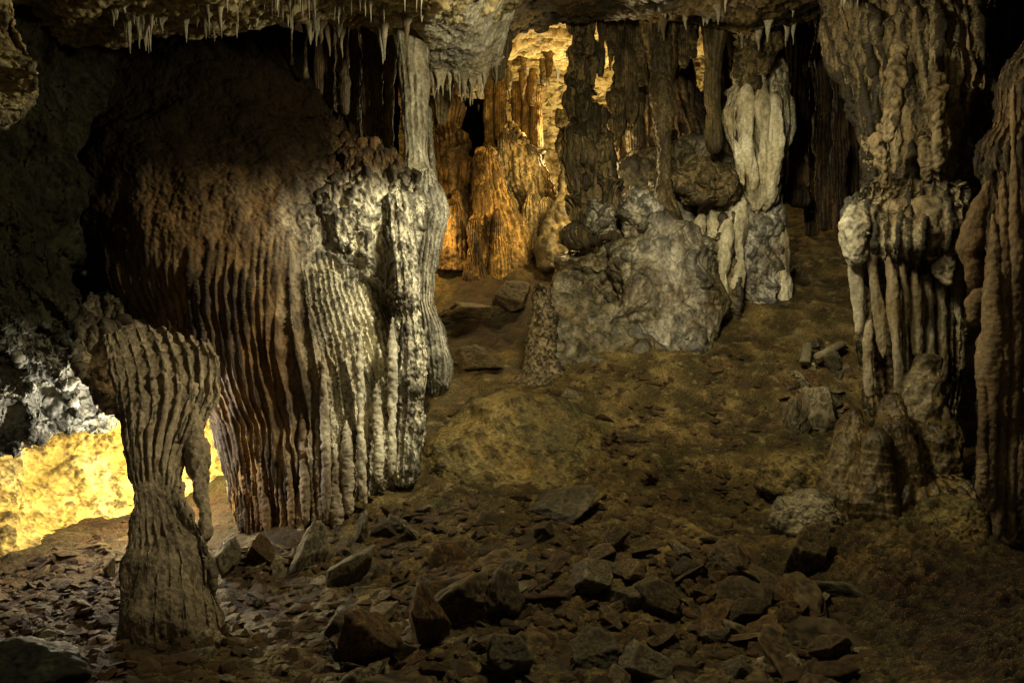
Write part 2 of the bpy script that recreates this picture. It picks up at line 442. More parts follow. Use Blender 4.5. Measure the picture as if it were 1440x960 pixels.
_A = np.block([[_K, _Q], [_Q.T, np.zeros((3, 3))]])
_W = np.linalg.solve(_A, np.concatenate([FP[:, 2], [0, 0, 0]]))
def floor_base(x, y):
    x = np.asarray(x, float).ravel(); y = np.asarray(y, float).ravel()
    r2 = (x[:, None] - FP[None, :, 0]) ** 2 + (y[:, None] - FP[None, :, 1]) ** 2
    return _tps(r2) @ _W[:_n] + _W[_n] + _W[_n + 1] * x + _W[_n + 2] * y
def floor_z(x, y):
    x = np.asarray(x, float).ravel(); y = np.asarray(y, float).ravel()
    q = np.stack([x, y, 0 * x], 1)
    return floor_base(x, y) + .09 * fbm(q * .9, 3) + .03 * fbm(q * 3.1 + 4, 3)
def floor_hit(px, py):
    d = np.linspace(2.2, 16, 1400)
    p = P(px, py, d)
    below = p[:, 2] < floor_z(p[:, 0], p[:, 1])
    i = int(np.argmax(below)) if below.any() else len(d) - 1
    return p[i], d[i]

nR, nC = 760, 820
yy = np.geomspace(1.2, 16.5, nR)[:, None]; uu = np.linspace(-1.15, 1.15, nC)[None]
X = uu * (yy + 1.2); Y = yy * np.ones_like(uu)
Z = floor_z(X, Y).reshape(X.shape)
Vf = np.stack([X, Y, Z], -1)
fx, fy, fd = project(Vf.reshape(-1, 3)); fx = fx.reshape(X.shape); fy = fy.reshape(X.shape)
q = np.stack([X.ravel(), Y.ravel(), 0 * X.ravel()], 1)
popc = (sstep(3.0, 3.6, X * 1.0 + .25 * fbm(q * 1.5, 3).reshape(X.shape) + .9) * sstep(6.2, 5.3, Y) ).clip(0, 1)
popc = (.45 + .75 * sstep(-.3, .4, fbm(q * 1.9 + 3, 3).reshape(X.shape))) * sstep(1.75, 2.25, X + .35 * fbm(q * 1.3, 3).reshape(X.shape)) * sstep(5.6, 5.0, Y)
hh = .030 * ridged(q * 2.6 + 5, 4).reshape(X.shape) * sstep(5.0, 6.2, Y) + .012 * ridged(q * 13 + 2, 3).reshape(X.shape) + .014 * fbm(q * 7, 4).reshape(X.shape) + .006 * ridged(q * 4, 3).reshape(X.shape) + .005 * fbm(q * 30, 3).reshape(X.shape)
hh += .050 * (cells(q * 15 + .3 * fbm(q * 9, 2)[:, None]).reshape(X.shape) + .55 * cells(q * 29).reshape(X.shape)) * popc
hh += .010 * cells(q * 26).reshape(X.shape) * (1 - popc) * sstep(-.1, .35, fbm(q * 1.1 + 7, 3).reshape(X.shape))
Vf[..., 2] += hh
Nf = grid_normals(Vf, False)
if Nf[..., 2].mean() < 0: Nf = -Nf
cavf = cavity(Vf, Nf, False)
passage_shade = sstep(625, 650, fx) * sstep(805, 780, fx) * sstep(378, 400, fy) * sstep(520, 470, fy)  # passage steps darkened in the floor colour to stand in for shade
zonef = passage_shade + sstep(-1.3, -1.9, X) * sstep(8.5, 7.5, Y) + .9 * sstep(1.6, 2.3, X) * sstep(5.2, 4.0, Y)
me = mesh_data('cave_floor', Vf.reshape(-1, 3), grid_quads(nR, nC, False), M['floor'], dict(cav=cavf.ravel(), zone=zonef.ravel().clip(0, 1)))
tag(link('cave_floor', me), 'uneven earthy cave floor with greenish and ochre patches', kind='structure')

# ------------------------------------------------------------------ ceiling and walls
EDGE = [(-400, 40, 5.6), (-100, 42, 5.8), (70, 44, 6.0), (160, 42, 6.0), (250, 33, 6.1), (350, 22, 6.2), (420, 16, 6.4), (500, 18, 6.8), (560, 36, 7.0), (620, 62, 7.4),
        (680, 50, 7.6), (720, 34, 8.2), (790, 22, 8.5), (850, 14, 8.6), (960, 22, 8.6), (1040, 38, 8.5), (1110, 28, 8.3), (1200, -6, 7.8), (1320, -45, 7), (1500, -65, 6), (1800, -65, 5.6)]
rows = [[] for _ in range(8)]
for px, py, d in EDGE:
    e = P(px, py, d)
    near_d = [1.5, 3.2, 4.6]
    for j, yd in enumerate([.25, .5, .78]):
        zc = CAMZ + 1.65
        rows[j].append([e[0] * (.35 + .65 * yd), e[1] * yd, e[2] * yd + zc * (1 - yd) + .12 * (1 - yd)])
    rows[3].append(e)
    rows[4].append(e + [0, .22, .10])
    rows[5].append(e + [0, .55, .85])
    rows[6].append(e + [0, 2.6, 1.5])
    rows[7].append([e[0] * 1.7, 17, 5.5])
rows.insert(0, [[p[0] * .6, -3.0, CAMZ + 2.2] for p in rows[0]])
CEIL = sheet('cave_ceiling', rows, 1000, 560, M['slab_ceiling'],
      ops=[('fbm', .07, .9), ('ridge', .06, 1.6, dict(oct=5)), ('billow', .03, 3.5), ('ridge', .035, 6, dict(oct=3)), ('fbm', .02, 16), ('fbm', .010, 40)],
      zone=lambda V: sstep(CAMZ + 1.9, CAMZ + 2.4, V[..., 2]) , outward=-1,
      label='low rough rock ceiling with a broken front edge', kind='structure')

# far wall all round
def wall_net(cols, rws, depth): return [[P(px, py, depth(px, py)) for px in cols] for py in rws]
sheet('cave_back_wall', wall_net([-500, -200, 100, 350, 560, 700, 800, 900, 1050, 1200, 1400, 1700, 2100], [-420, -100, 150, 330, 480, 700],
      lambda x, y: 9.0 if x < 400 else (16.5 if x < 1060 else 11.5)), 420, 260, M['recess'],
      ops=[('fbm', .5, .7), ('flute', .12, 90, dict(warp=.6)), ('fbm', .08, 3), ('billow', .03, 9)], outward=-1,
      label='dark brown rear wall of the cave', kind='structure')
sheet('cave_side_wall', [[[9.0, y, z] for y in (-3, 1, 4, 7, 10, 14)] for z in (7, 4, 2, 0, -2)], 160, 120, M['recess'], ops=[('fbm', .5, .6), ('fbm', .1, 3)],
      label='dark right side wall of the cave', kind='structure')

# left wall: a dark overhang whose foot curls under
LW = []
for py, ds in [(-60, (3.6, 4.6, 5.9, 7.2)), (90, (3.9, 4.9, 6.0, 7.4)), (190, (4.0, 4.9, 5.9, 7.3)), (300, (4.1, 4.9, 5.7, 7.1)), (400, (4.2, 4.8, 5.5, 6.8)), (470, (4.4, 4.9, 5.45, 6.6)), (530, (4.6, 5.1, 5.5, 6.4)), (580, (4.9, 5.35, 5.7, 6.4))]:
    LW.append([P(px, py, d) for px, d in zip((-330, -60, 90, 215), ds)])
LW.append([P(-330, 720, 5.4), P(-60, 670, 5.7), P(80, 615, 6.1), P(200, 590, 6.6)])
LW.append([P(-330, 640, 6.6), P(-60, 610, 6.9), P(80, 570, 7.0), P(200, 540, 7.0)])
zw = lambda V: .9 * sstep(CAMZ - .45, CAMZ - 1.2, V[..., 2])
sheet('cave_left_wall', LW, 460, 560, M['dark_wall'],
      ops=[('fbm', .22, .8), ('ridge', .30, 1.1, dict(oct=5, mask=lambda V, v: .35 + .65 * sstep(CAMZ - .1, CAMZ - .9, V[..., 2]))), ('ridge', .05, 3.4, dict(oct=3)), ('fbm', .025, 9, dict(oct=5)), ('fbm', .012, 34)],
      zone=zw, stain_shade=lambda V: .62 * sstep(CAMZ - 1.0, CAMZ - .4, V[..., 2]), label='dark left cave wall overhanging a lit hollow', kind='structure')  # shade painted into the upper wall, which the lamps light too much
AW = []
for py, ds in [(500, (6.6, 6.9, 7.1, 7.2, 7.4, 7.6)), (590, (5.9, 6.3, 6.8, 7.0, 7.2, 7.4)), (680, (5.5, 5.9, 6.5, 6.9, 7.1, 7.3)), (760, (5.2, 5.6, 6.2, 6.7, 7.0, 7.2)), (860, (4.9, 5.3, 5.9, 6.5, 6.8, 7))]:
    AW.append([P(px, py, d) for px, d in zip((-350, -60, 90, 200, 300, 420), ds)])
sheet('cave_hollow_wall', AW, 420, 300, M['ochre_wall'], ops=[('fbm', .22, .8), ('ridge', .12, 1.0, dict(z=1.5, oct=5)), ('ridge', .03, 3.5, dict(z=1.6)), ('fbm', .03, 5), ('fbm', .012, 18)],
      label='bright yellow ochre wall of the lit hollow on the left', kind='structure')

# ------------------------------------------------------------------ the great fluted curtain
CUR = [(40, 60, 470, 8.3), (80, 50, 478, 8.0), (125, 45, 486, 7.7), (165, 45, 506, 7.45), (215, 55, 560, 7.28), (258, 70, 604, 7.12), (300, 90, 616, 7.0), (340, 110, 608, 6.9), (400, 140, 604, 6.8),
       (450, 180, 610, 6.7), (500, 228, 616, 6.6), (540, 270, 616, 6.55), (575, 298, 604, 6.5), (620, 307, 590, 6.4), (680, 322, 574, 6.3), (720, 333, 556, 6.22), (755, 345, 520, 6.15), (785, 356, 490, 6.1)]
cur = empty('flowstone_curtain', P(430, 770, 6.1), 'huge fluted flowstone mass, dark left side and pale right side, with hanging pipes', 'flowstone')
def low(V, v):
    px, py, d = project(V.reshape(-1, 3))
    return sstep(300, 430, py + .12 * np.maximum(px - 420, 0)).reshape(V.shape[:2])
high = lambda V, v: 1 - .75 * sstep(CAMZ + .1, CAMZ - .5, V[..., 2])
def rside(V, v):
    px, py, d = project(V.reshape(-1, 3))
    return (.3 + .9 * sstep(400, 500, px) + .5 * sstep(380, 300, py)).reshape(V.shape[:2])
def rtop(V, v):
    px, py, d = project(V.reshape(-1, 3))
    return (.12 + sstep(400, 470, px) * sstep(420, 350, py)).reshape(V.shape[:2])
def scur(V):  # darkens top and left in colour, where frontal lamps leave no shade
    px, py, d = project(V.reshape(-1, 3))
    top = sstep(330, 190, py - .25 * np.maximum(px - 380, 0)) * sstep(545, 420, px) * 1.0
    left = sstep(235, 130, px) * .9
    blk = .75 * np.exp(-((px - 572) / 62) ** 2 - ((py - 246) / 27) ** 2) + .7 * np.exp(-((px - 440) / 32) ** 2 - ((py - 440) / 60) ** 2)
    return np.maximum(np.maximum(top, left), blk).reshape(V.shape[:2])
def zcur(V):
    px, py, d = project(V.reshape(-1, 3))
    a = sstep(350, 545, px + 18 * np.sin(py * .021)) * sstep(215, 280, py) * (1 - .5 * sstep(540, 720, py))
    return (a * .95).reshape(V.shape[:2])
lathe('flowstone_body', CUR, M['curtain'], cur, k=.55, nu=680, nv=660, front=.8, zone=zcur, stain_shade=scur,
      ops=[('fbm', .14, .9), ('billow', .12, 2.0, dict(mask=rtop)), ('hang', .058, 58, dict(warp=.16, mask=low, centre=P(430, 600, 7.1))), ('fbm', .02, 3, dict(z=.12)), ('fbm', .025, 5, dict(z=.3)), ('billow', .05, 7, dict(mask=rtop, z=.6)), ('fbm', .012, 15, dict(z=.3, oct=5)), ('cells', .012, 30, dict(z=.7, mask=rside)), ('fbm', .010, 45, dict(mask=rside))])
ci = LatheInfo(CUR, .55)
pipe_ops = [('fbm', .020, 5, dict(z=.25)), ('cells', .006, 36), ('fbm', .010, 24)]
for n, x1 in enumerate([330, 341, 349, 362, 374, 383, 398, 409, 422, 431, 445, 452, 463, 476, 492, 512, 530, 549]):
    x1 = x1 + rng.uniform(-3, 3)
    y1 = np.interp(x1, [322, 350, 400, 450, 490, 520, 545, 570], [738, 768, 774, 758, 748, 722, 690, 660]) + rng.uniform(-45, 8)
    y0 = y1 - rng.uniform(110, 260)
    x0 = x1 - (y1 - y0) * np.interp(x1, [320, 400, 500, 570], [.11, .07, .02, -.01])
    ph = rng.uniform(0, 6)
    pts = []
    for t in np.linspace(0, 1, 9):
        x = x0 + (x1 - x0) * t + 1.5 * math.sin(3 * t + ph) + rng.uniform(-.6, .6); y = y0 + (y1 - y0) * t
        pts.append((x, y, float(ci.front(x, min(y, 740))) + .06 * (1 - t) ** 1.5 - .055 * min(1, t * 1.3)))
    r = rng.uniform(3.6, 7.2) if x1 < 475 else rng.uniform(5, 9)
    ops = list(pipe_ops)
    if x1 > 475: ops[1:] = [('fbm', .016, 18), ('cells', .006, 42)]
    tube('pipe', pts, [r * .3, r * .8, r, r * rng.uniform(.75, 1.2), r * rng.uniform(.8, 1.15), r * rng.uniform(.5, .9)], M['curtain'], cur, nu=26, nv=150, ops=ops, zone=zcur)
lathe('edge_pillar', [(235, 588, 612, 6.85), (262, 580, 622, 6.78), (300, 586, 629, 6.72), (345, 582, 619, 6.6), (385, 575, 614, 6.6), (420, 578, 614, 6.55), (455, 586, 623, 6.55), (500, 592, 632, 6.5), (530, 594, 634, 6.5), (548, 598, 630, 6.5), (560, 603, 622, 6.5)],
      M['edge'], cur, k=1.0, nu=150, nv=260, ops=[('fbm', .05, 2.4), ('flute', .016, 9, dict(warp=.8)), ('fbm', .02, 8, dict(z=.25)), ('cells', .006, 36)])
lathe('pale_rib', [(270, 545, 575, 6.6), (330, 545, 585, 6.4), (420, 556, 592, 6.26), (500, 562, 603, 6.2), (560, 558, 601, 6.17), (640, 553, 590, 6.14), (685, 556, 582, 6.12)],
      M['curtain'], cur, k=.7, nu=110, nv=240, zone=lambda V: .9 + 0 * V[..., 0], ops=[('fbm', .06, 2.2), ('flute', .03, 5, dict(warp=.6)), ('fbm', .03, 7), ('cells', .010, 30), ('fbm', .010, 40)])
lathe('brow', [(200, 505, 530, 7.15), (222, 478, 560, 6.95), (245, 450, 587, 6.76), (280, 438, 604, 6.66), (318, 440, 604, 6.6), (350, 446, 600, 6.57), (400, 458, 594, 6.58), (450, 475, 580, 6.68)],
      M['curtain'], cur, k=.34, nu=340, nv=260, zone=zcur, stain_shade=scur, ops=[('billow', .13, 2.4, dict(z=.7)), ('fbm', .05, 5, dict(z=.6)), ('billow', .05, 7, dict(z=.6)), ('fbm', .02, 16, dict(z=.6)), ('cells', .007, 34)])

# ------------------------------------------------------------------ leg pillar in front of the hollow
leg = empty('flowstone_pillar', P(235, 925, 4.35), 'grey brown flowstone pillar with a slender leg and flared foot before the lit hollow', 'flowstone')
lathe('drapery_body', [(384, 150, 196, 6.6), (404, 138, 236, 6.45), (436, 138, 272, 6.15), (480, 148, 296, 5.75), (520, 158, 305, 5.46), (555, 165, 303, 5.32), (585, 170, 290, 5.2), (615, 175, 275, 5.08), (645, 180, 263, 4.98), (675, 184, 256, 4.88), (700, 186, 259, 4.8), (725, 186, 271, 4.72), (750, 183, 289, 4.64), (780, 175, 306, 4.55), (810, 167, 312, 4.47), (845, 162, 317, 4.4), (885, 158, 322, 4.36), (930, 152, 330, 4.32), (980, 146, 338, 4.3)],
      M['leg'], leg, k=.5, nu=420, nv=560, capends=(True, False), ops=[('fbm', .09, 1.3), ('flute', .05, 12, dict(warp=.2, mask=lambda V, v: sstep(.03, .14, v) * (1 - .88 * sstep(.28, .50, v)) * (.25 + .75 * sstep(185, 235, project(V.reshape(-1, 3))[0].reshape(V.shape[:2]))))), ('ridge', .035, 2.0, dict(z=.12)), ('fbm', .022, 5, dict(z=.12)), ('fbm', .008, 14, dict(z=.3)), ('fbm', .005, 36)])
lathe('side_drape', [(412, 128, 170, 6.05), (450, 98, 182, 5.85), (490, 100, 188, 5.7), (530, 114, 190, 5.55), (560, 140, 192, 5.42), (580, 158, 192, 5.32), (600, 170, 192, 5.25)],
      M['leg'], leg, k=.5, nu=200, nv=220, stain_shade=lambda V: .75 * sstep(CAMZ - 1.2, CAMZ - .5, V[..., 2]) , ops=[('fbm', .12, 1.4), ('ridge', .10, 2.2, dict(z=.5)), ('fbm', .03, 6, dict(z=.3)), ('fbm', .010, 20)])  # upper part darkened to near-black in its colour
LG = [('fbm', .05, 3, dict(z=.5)), ('ridge', .025, 4.5, dict(z=.25)), ('fbm', .016, 14, dict(z=.4)), ('fbm', .007, 36)]
tube('leg', [(272, 540, 5.42), (276, 610, 5.14), (281, 690, 4.9), (292, 760, 4.72)], [12, 8, 7, 11], M['leg'], leg, 70, 180, LG)

# hanging rock lobe, top left
lob = empty('hanging_rock', P(30, -60, 3.9), 'ochre lit rock lobe hanging at the top left corner with a folded wing below', 'rock')
lathe('lobe', [(-120, -150, 40, 3.9), (-40, -150, 38, 3.85), (10, -140, 42, 3.8), (45, -140, 58, 3.75), (75, -140, 69, 3.7), (100, -130, 70, 3.7), (118, -110, 62, 3.75), (135, -90, 40, 3.8)],
      M['slab_ceiling'], lob, k=.6, nu=220, nv=220, ops=[('fbm', .07, 1.8), ('ridge', .07, 2.6), ('fbm', .02, 9), ('fbm', .008, 30)])
lathe('wing', [(105, -120, 58, 3.9), (130, -110, 60, 3.8), (150, -110, 52, 3.75), (170, -100, 25, 3.75), (190, -100, -5, 3.8), (205, -100, -30, 3.85)],
      M['slab_ceiling'], lob, k=.5, nu=200, nv=160, ops=[('ridge', .08, 2.4, dict(seed=3)), ('fbm', .025, 9), ('fbm', .008, 30)])

# ------------------------------------------------------------------ stalactite pillars between curtain and passage
DR = [('fbm', .04, 2.5), ('flute', .010, 7, dict(warp=.8)), ('fbm', .02, 7, dict(z=.2)), ('fbm', .008, 20, dict(z=.4))]
def pillar(name, rows, mat, label, cat='stalactite', group=None, k=.9, ops=DR, nu=90, nv=180, **kw):
    o = lathe(name, rows, mat, None, k=k, nu=nu, nv=nv, ops=ops, origin=P((rows[0][1] + rows[0][2]) / 2, rows[0][0], rows[0][3]), **kw)
    return tag(o, label, cat, group, 'thing')
hang = 'dark brown stalactites hanging behind the top of the great curtain'
for n, (x, y0, y1, w, d, lean) in enumerate([(447, 45, 150, 15, 7.7, 2), (466, 50, 205, 17, 7.75, -2), (484, 48, 160, 11, 7.5, 2), (497, 45, 238, 21, 7.7, 2), (513, 48, 165, 10, 7.45, 1), (527, 52, 222, 22, 7.6, 4), (548, 50, 236, 17, 7.55, -2), (430, 42, 110, 10, 7.4, 0), (410, 42, 92, 9, 7.3, 0)]):
    pillar('stalactite', [(y0 - 15, x - w * .75, x + w * .75, d), (y0 + 15, x - w * .52, x + w * .52, d), ((y0 + y1) / 2, x + lean - w * .5, x + lean + w * .45, d), (y1 - 25, x + lean - w * .42, x + lean + w * .4, d), (y1, x + lean - w * .25, x + lean + w * .25, d)],
           M['drip'], 'dark brown stalactite hanging behind the top of the great curtain', group=hang, k=.9)
pillar('stalactite', [(25, 548, 612, 7.05), (55, 555, 608, 7.0), (90, 558, 603, 6.98), (130, 561, 602, 6.96), (170, 564, 601, 6.95), (205, 566, 602, 6.95), (240, 566, 606, 6.93), (275, 562, 610, 6.9)],
       M['pale_drip'], 'thick grey brown stalactite pillar above the pale right corner of the great curtain', k=.7, nu=130, nv=220)
pillar('stalactite', [(150, 598, 606, 7.0), (190, 600, 608, 6.98), (230, 603, 613, 6.95), (262, 606, 618, 6.9), (290, 612, 622, 6.85)], M['edge'],
       'thin pale drip rib along the right edge of the thick pillar', k=1, nu=40, nv=120, ops=[('fbm', .02, 5), ('fbm', .01, 14)])
pillar('stalactite', [(70, 600, 646, 7.9), (95, 605, 641, 7.9), (120, 607, 640, 7.9), (145, 609, 637, 7.9), (165, 612, 630, 7.9), (178, 616, 626, 7.9)], M['ochre_col'],
       'broad brown stalactite with a blunt tip at the left of the passage', k=.6)
pillar('stalactite', [(45, 682, 720, 8.2), (70, 685, 716, 8.2), (95, 688, 712, 8.2), (108, 691, 710, 8.2), (113, 695, 706, 8.2)], M['ochre_col'],
       'short olive stalactite with a flat end above the passage', k=.7)
pillar('stalactite', [(-40, 738, 790, 8.7), (0, 744, 786, 8.7), (25, 748, 778, 8.7), (45, 752, 770, 8.7)], M['ochre_col'], 'stubby olive stalactite at the top edge above the passage', k=.7)
pillar('stalactite', [(-60, 705, 745, 8.3), (0, 708, 738, 8.3), (30, 710, 732, 8.3), (55, 712, 722, 8.3)], M['ochre_col'], 'thin olive stalactite beside the pale ceiling slab', k=.7)

pillar('rock', [(78, 95, 150, 7.0), (95, 82, 166, 6.95), (118, 80, 168, 6.9), (140, 92, 150, 6.9)], M['slab'], 'dim brown rock in the dark gap between the ceiling and the great fluted mass', 'rock', k=.7, nu=120, nv=90, ops=[('ridge', .10, 2.0), ('fbm', .05, 4), ('fbm', .015, 14)])
# pale ceiling slab over the passage
PS = [[P(px, py, d) for px in (572, 600, 630, 660, 690, 720)] for py, d in [(-10, 6.2), (20, 6.6), (50, 7.0), (78, 7.3), (90, 7.45), (80, 7.7), (40, 7.9)]]
for j, col in enumerate([-4, 3, 4, 0, -10, -22]):
    for r_ in range(len(PS)): PS[r_][j] = PS[r_][j] + np.array([0, 0, -.10 + (.75 if j == 5 else .2 if j == 4 else .3 if j == 0 else 0)])
SLAB = sheet('ceiling_slab', PS, 260, 200, M['pale_ceiling'], ops=[('fbm', .10, 1.2), ('ridge', .03, 3), ('fbm', .02, 7), ('fbm', .008, 22)], outward=-1,
      label='pale bluish slab of ceiling rock over the passage mouth', kind='structure')

# ------------------------------------------------------------------ back chamber
BW = []
for py, ds in [(-40, (10.5, 11.5, 11.5, 10.8)), (40, (12.5, 13, 13, 12)), (70, (13.2, 13.8, 13.8, 12.8)), (110, (14, 14.4, 14.3, 13.4)), (150, (14.4, 14.7, 14.6, 13.8)), (200, (14.6, 15, 14.8, 14)), (300, (14.4, 14.8, 14.6, 14)), (345, (13.9, 14, 14, 13.6))]:
    BW.append([P(px, py, d) for px, d in zip((560, 700, 800, 1080), ds)])
sheet('chamber_wall', BW, 420, 420, M['amber_wall'], ops=[('fbm', .3, .8), ('strata', .20, 3.4, dict(mask=lambda V, v: sstep(.8, .55, v))), ('ridge', .07, 2.2, dict(z=3.0)), ('fbm', .03, 6, dict(z=2.5)), ('fbm', .015, 16)],
      outward=-1, label='layered amber wall of the lit back chamber', kind='structure')
AM = [('fbm', .14, 1.3), ('flute', .045, 11, dict(warp=.7)), ('fbm', .06, 4, dict(z=.4)), ('fbm', .025, 10, dict(z=.5)), ('fbm', .010, 26)]
pillar('stalagmite', [(206, 683, 692, 11.3), (214, 673, 699, 11.3), (238, 665, 706, 11.3), (262, 665, 712, 11.3), (285, 664, 724, 11.3), (310, 660, 738, 11.3), (340, 655, 745, 11.25), (375, 650, 750, 11.2)], M['amber'],
       'squat amber stalagmite in the middle of the back chamber', 'stalagmite', k=.7, nu=200, nv=200, ops=AM, capends=(True, False))
pillar('stalagmite', [(174, 714, 721, 12), (184, 707, 732, 12), (198, 703, 750, 12), (208, 702, 764, 12), (225, 700, 771, 12), (250, 702, 779, 12), (275, 712, 783, 12), (295, 726, 782, 12), (325, 720, 786, 11.95), (365, 716, 790, 11.9)], M['amber_pale'],
       'tall draped amber flowstone mound with a bright right edge in the back chamber', 'stalagmite', k=.45, nu=260, nv=240, ops=[('fbm', .16, 1.2), ('ridge', .10, 1.6, dict(z=.25)), ('flute', .05, 11, dict(warp=.7)), ('fbm', .05, 5, dict(z=.4)), ('fbm', .016, 20)], capends=(True, False))
pillar('column', [(140, 612, 646, 11.8), (165, 610, 646, 11.8), (195, 608, 652, 11.7), (225, 606, 662, 11.6), (260, 604, 668, 11.5), (300, 598, 672, 11.4), (335, 596, 680, 11.3), (375, 590, 688, 11.2), (430, 586, 692, 11.1)], M['amber_dark'],
       'amber draped column beside the dark hole of the back chamber', 'column', k=.6, nu=180, nv=200, ops=[('fbm', .08, 1.6), ('tier', .16, 4), ('flute', .045, 11, dict(warp=.7)), ('fbm', .04, 6, dict(z=.5)), ('fbm', .014, 20)], capends=(True, False))
for n, (x, y0, y1, w, d) in enumerate([(688, 100, 205, 15, 12.6), (704, 95, 190, 17, 12.5), (727, 115, 195, 16, 12.7), (741, 110, 190, 14, 12.6), (754, 120, 200, 17, 12.5), (748, 95, 150, 16, 12.3)]):
    pillar('column' if n < 5 else 'stalactite', [(y0, x - w * .7, x + w * .7, d), (y0 + 20, x - w * .5, x + w * .5, d), ((y0 + y1) / 2, x - w * .5, x + w * .48, d), (y1 - 12, x - w * .52, x + w * .55, d), (y1 + 8, x - w * .6, x + w * .65, d)] if n < 5 else
           [(y0, x - 4, x + 6, d), (y0 + 15, x - 7, x + 8, d), (y0 + 40, x - 8, x + 7, d), (y1, x - 3, x + 3, d)], M['amber'],
           'slender amber column behind the draped mound of the back chamber' if n < 5 else 'bulbous amber stalactite against the bright layered wall', 'column' if n < 5 else 'stalactite', 'slender amber columns in the back chamber' if n < 5 else None,
           ops=[('fbm', .04, 2.5), ('flute', .02, 9), ('fbm', .015, 9)], nu=60, nv=110)
for n, (x, y1, w, d, mt) in enumerate([(655, 118, 10, 12.4, 'amber_dark'), (668, 126, 8, 12.2, 'amber'), (678, 112, 9, 12.6, 'amber_pale'), (716, 128, 9, 12.2, 'amber_pale'), (735, 140, 8, 12.1, 'amber'), (764, 132, 9, 12.6, 'amber_pale'), (772, 118, 7, 12.3, 'amber'), (640, 140, 12, 12.0, 'amber_dark')]):
    pillar('stalactite', [(66, x - w, x + w, d), (84, x - w * .55, x + w * .6, d), (y1 - 14, x - w * .45, x + w * .4, d), (y1, x - w * .15, x + w * .15, d)], M[mt], 'short amber stalactite under the ledges of the back chamber', 'stalactite', 'short amber stalactites under the ledges of the back chamber',
           k=.9, nu=50, nv=80, ops=[('fbm', .05, 2.5), ('fbm', .02, 8)])
for n, (x, y0, w, d, mt, lb) in enumerate([(640, 268, 16, 11.0, 'amber_dark', 'small rounded brown stalagmite at the left foot of the back chamber'), (748, 252, 13, 11.5, 'amber_pale', 'small pale stalagmite in front of the draped mound'), (700, 296, 12, 10.9, 'amber', 'knee-high amber stalagmite at the front of the back chamber'), (768, 282, 14, 11.4, 'amber_pale', 'bright stalagmite at the right foot of the draped mound'), (668, 300, 14, 10.8, 'amber_dark', 'blunt brown stalagmite at the front left of the back chamber')]):
    pillar('stalagmite', [(y0, x - w * .2, x + w * .2, d), (y0 + 8, x - w * .5, x + w * .5, d), (y0 + 35, x - w * .8, x + w * .8, d), (y0 + 75, x - w * 1.2, x + w * 1.2, d - .05), (y0 + 110, x - w * 1.5, x + w * 1.5, d - .1)], M[mt], lb, 'stalagmite', k=.8, nu=90, nv=110, ops=[('fbm', .09, 2), ('flute', .03, 9, dict(warp=.7)), ('fbm', .03, 7, dict(z=.3)), ('fbm', .012, 20)], capends=(True, False))
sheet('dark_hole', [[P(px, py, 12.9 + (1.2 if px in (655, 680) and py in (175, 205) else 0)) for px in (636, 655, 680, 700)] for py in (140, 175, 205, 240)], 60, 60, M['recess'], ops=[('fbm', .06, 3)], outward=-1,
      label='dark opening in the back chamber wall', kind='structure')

CR = []
for py, ds in [(10, (9.4, 9.6, 9.6)), (42, (10.2, 10.4, 10.3)), (60, (11.0, 11.2, 11.0)), (66, (11.6, 11.8, 11.6)), (62, (12.0, 12.2, 12.0)), (84, (12.3, 12.5, 12.3)), (92, (12.8, 13, 12.8)), (80, (13.2, 13.4, 13.2)), (60, (14.2, 14.5, 14.2))]:
    CR.append([P(px, py + o_, d) for px, d, o_ in zip((600, 700, 860), ds, (8, 0, -4))])
sheet('chamber_roof', CR, 260, 260, M['amber_wall'], ops=[('fbm', .18, 1.1), ('ridge', .10, 2.0, dict(z=2.5)), ('fbm', .05, 5), ('fbm', .02, 14)], outward=-1,
      label='stepped ledges in the roof of the back chamber', kind='structure')
pillar('column', [(150, 783, 812, 11.2), (170, 780, 815, 11.2), (215, 782, 818, 11.1), (260, 783, 822, 11.0), (300, 772, 828, 10.9), (345, 756, 835, 10.8), (380, 750, 840, 10.75)], M['ochre_col'],
       'dark slim column added to block light between the rimmed mound and tiered column', 'column', k=.8, nu=100, nv=140, ops=[('fbm', .10, 1.8), ('tier', .08, 4), ('fbm', .04, 6, dict(z=.5)), ('fbm', .014, 20)])  # added to hide the bright wall and stop the chamber lamp's streak
# ------------------------------------------------------------------ middle: tower column and friends
TW = [('fbm', .14, 1.4), ('tier', .13, 6), ('flute', .05, 11, dict(warp=.6)), ('fbm', .07, 4, dict(z=.25)), ('fbm', .03, 9, dict(z=.25)), ('fbm', .010, 24, dict(z=.5))]
pillar('column', [(-60, 800, 848, 9.4), (0, 797, 842, 9.35), (40, 800, 838, 9.3), (78, 802, 840, 9.3), (95, 794, 842, 9.3), (120, 792, 846, 9.3), (148, 800, 842, 9.3), (165, 790, 856, 9.25), (200, 788, 862, 9.2), (240, 790, 866, 9.2), (290, 800, 872, 9.15), (340, 796, 880, 9.1)],
       M['ochre_col'], 'tiered dark ochre column in the middle with drip-covered shelves', 'column', k=.8, nu=260, nv=420, ops=TW)
pillar('column', [(-60, 840, 862, 9.3), (0, 838, 858, 9.3), (40, 838, 852, 9.3), (85, 840, 850, 9.3), (110, 841, 848, 9.3)], M['ochre_col'], 'thin pale tube against the right side of the tiered column', 'column', k=1, nu=50, nv=140, ops=DR)
dr2 = 'dark drapes hanging between the tiered column and the long column'
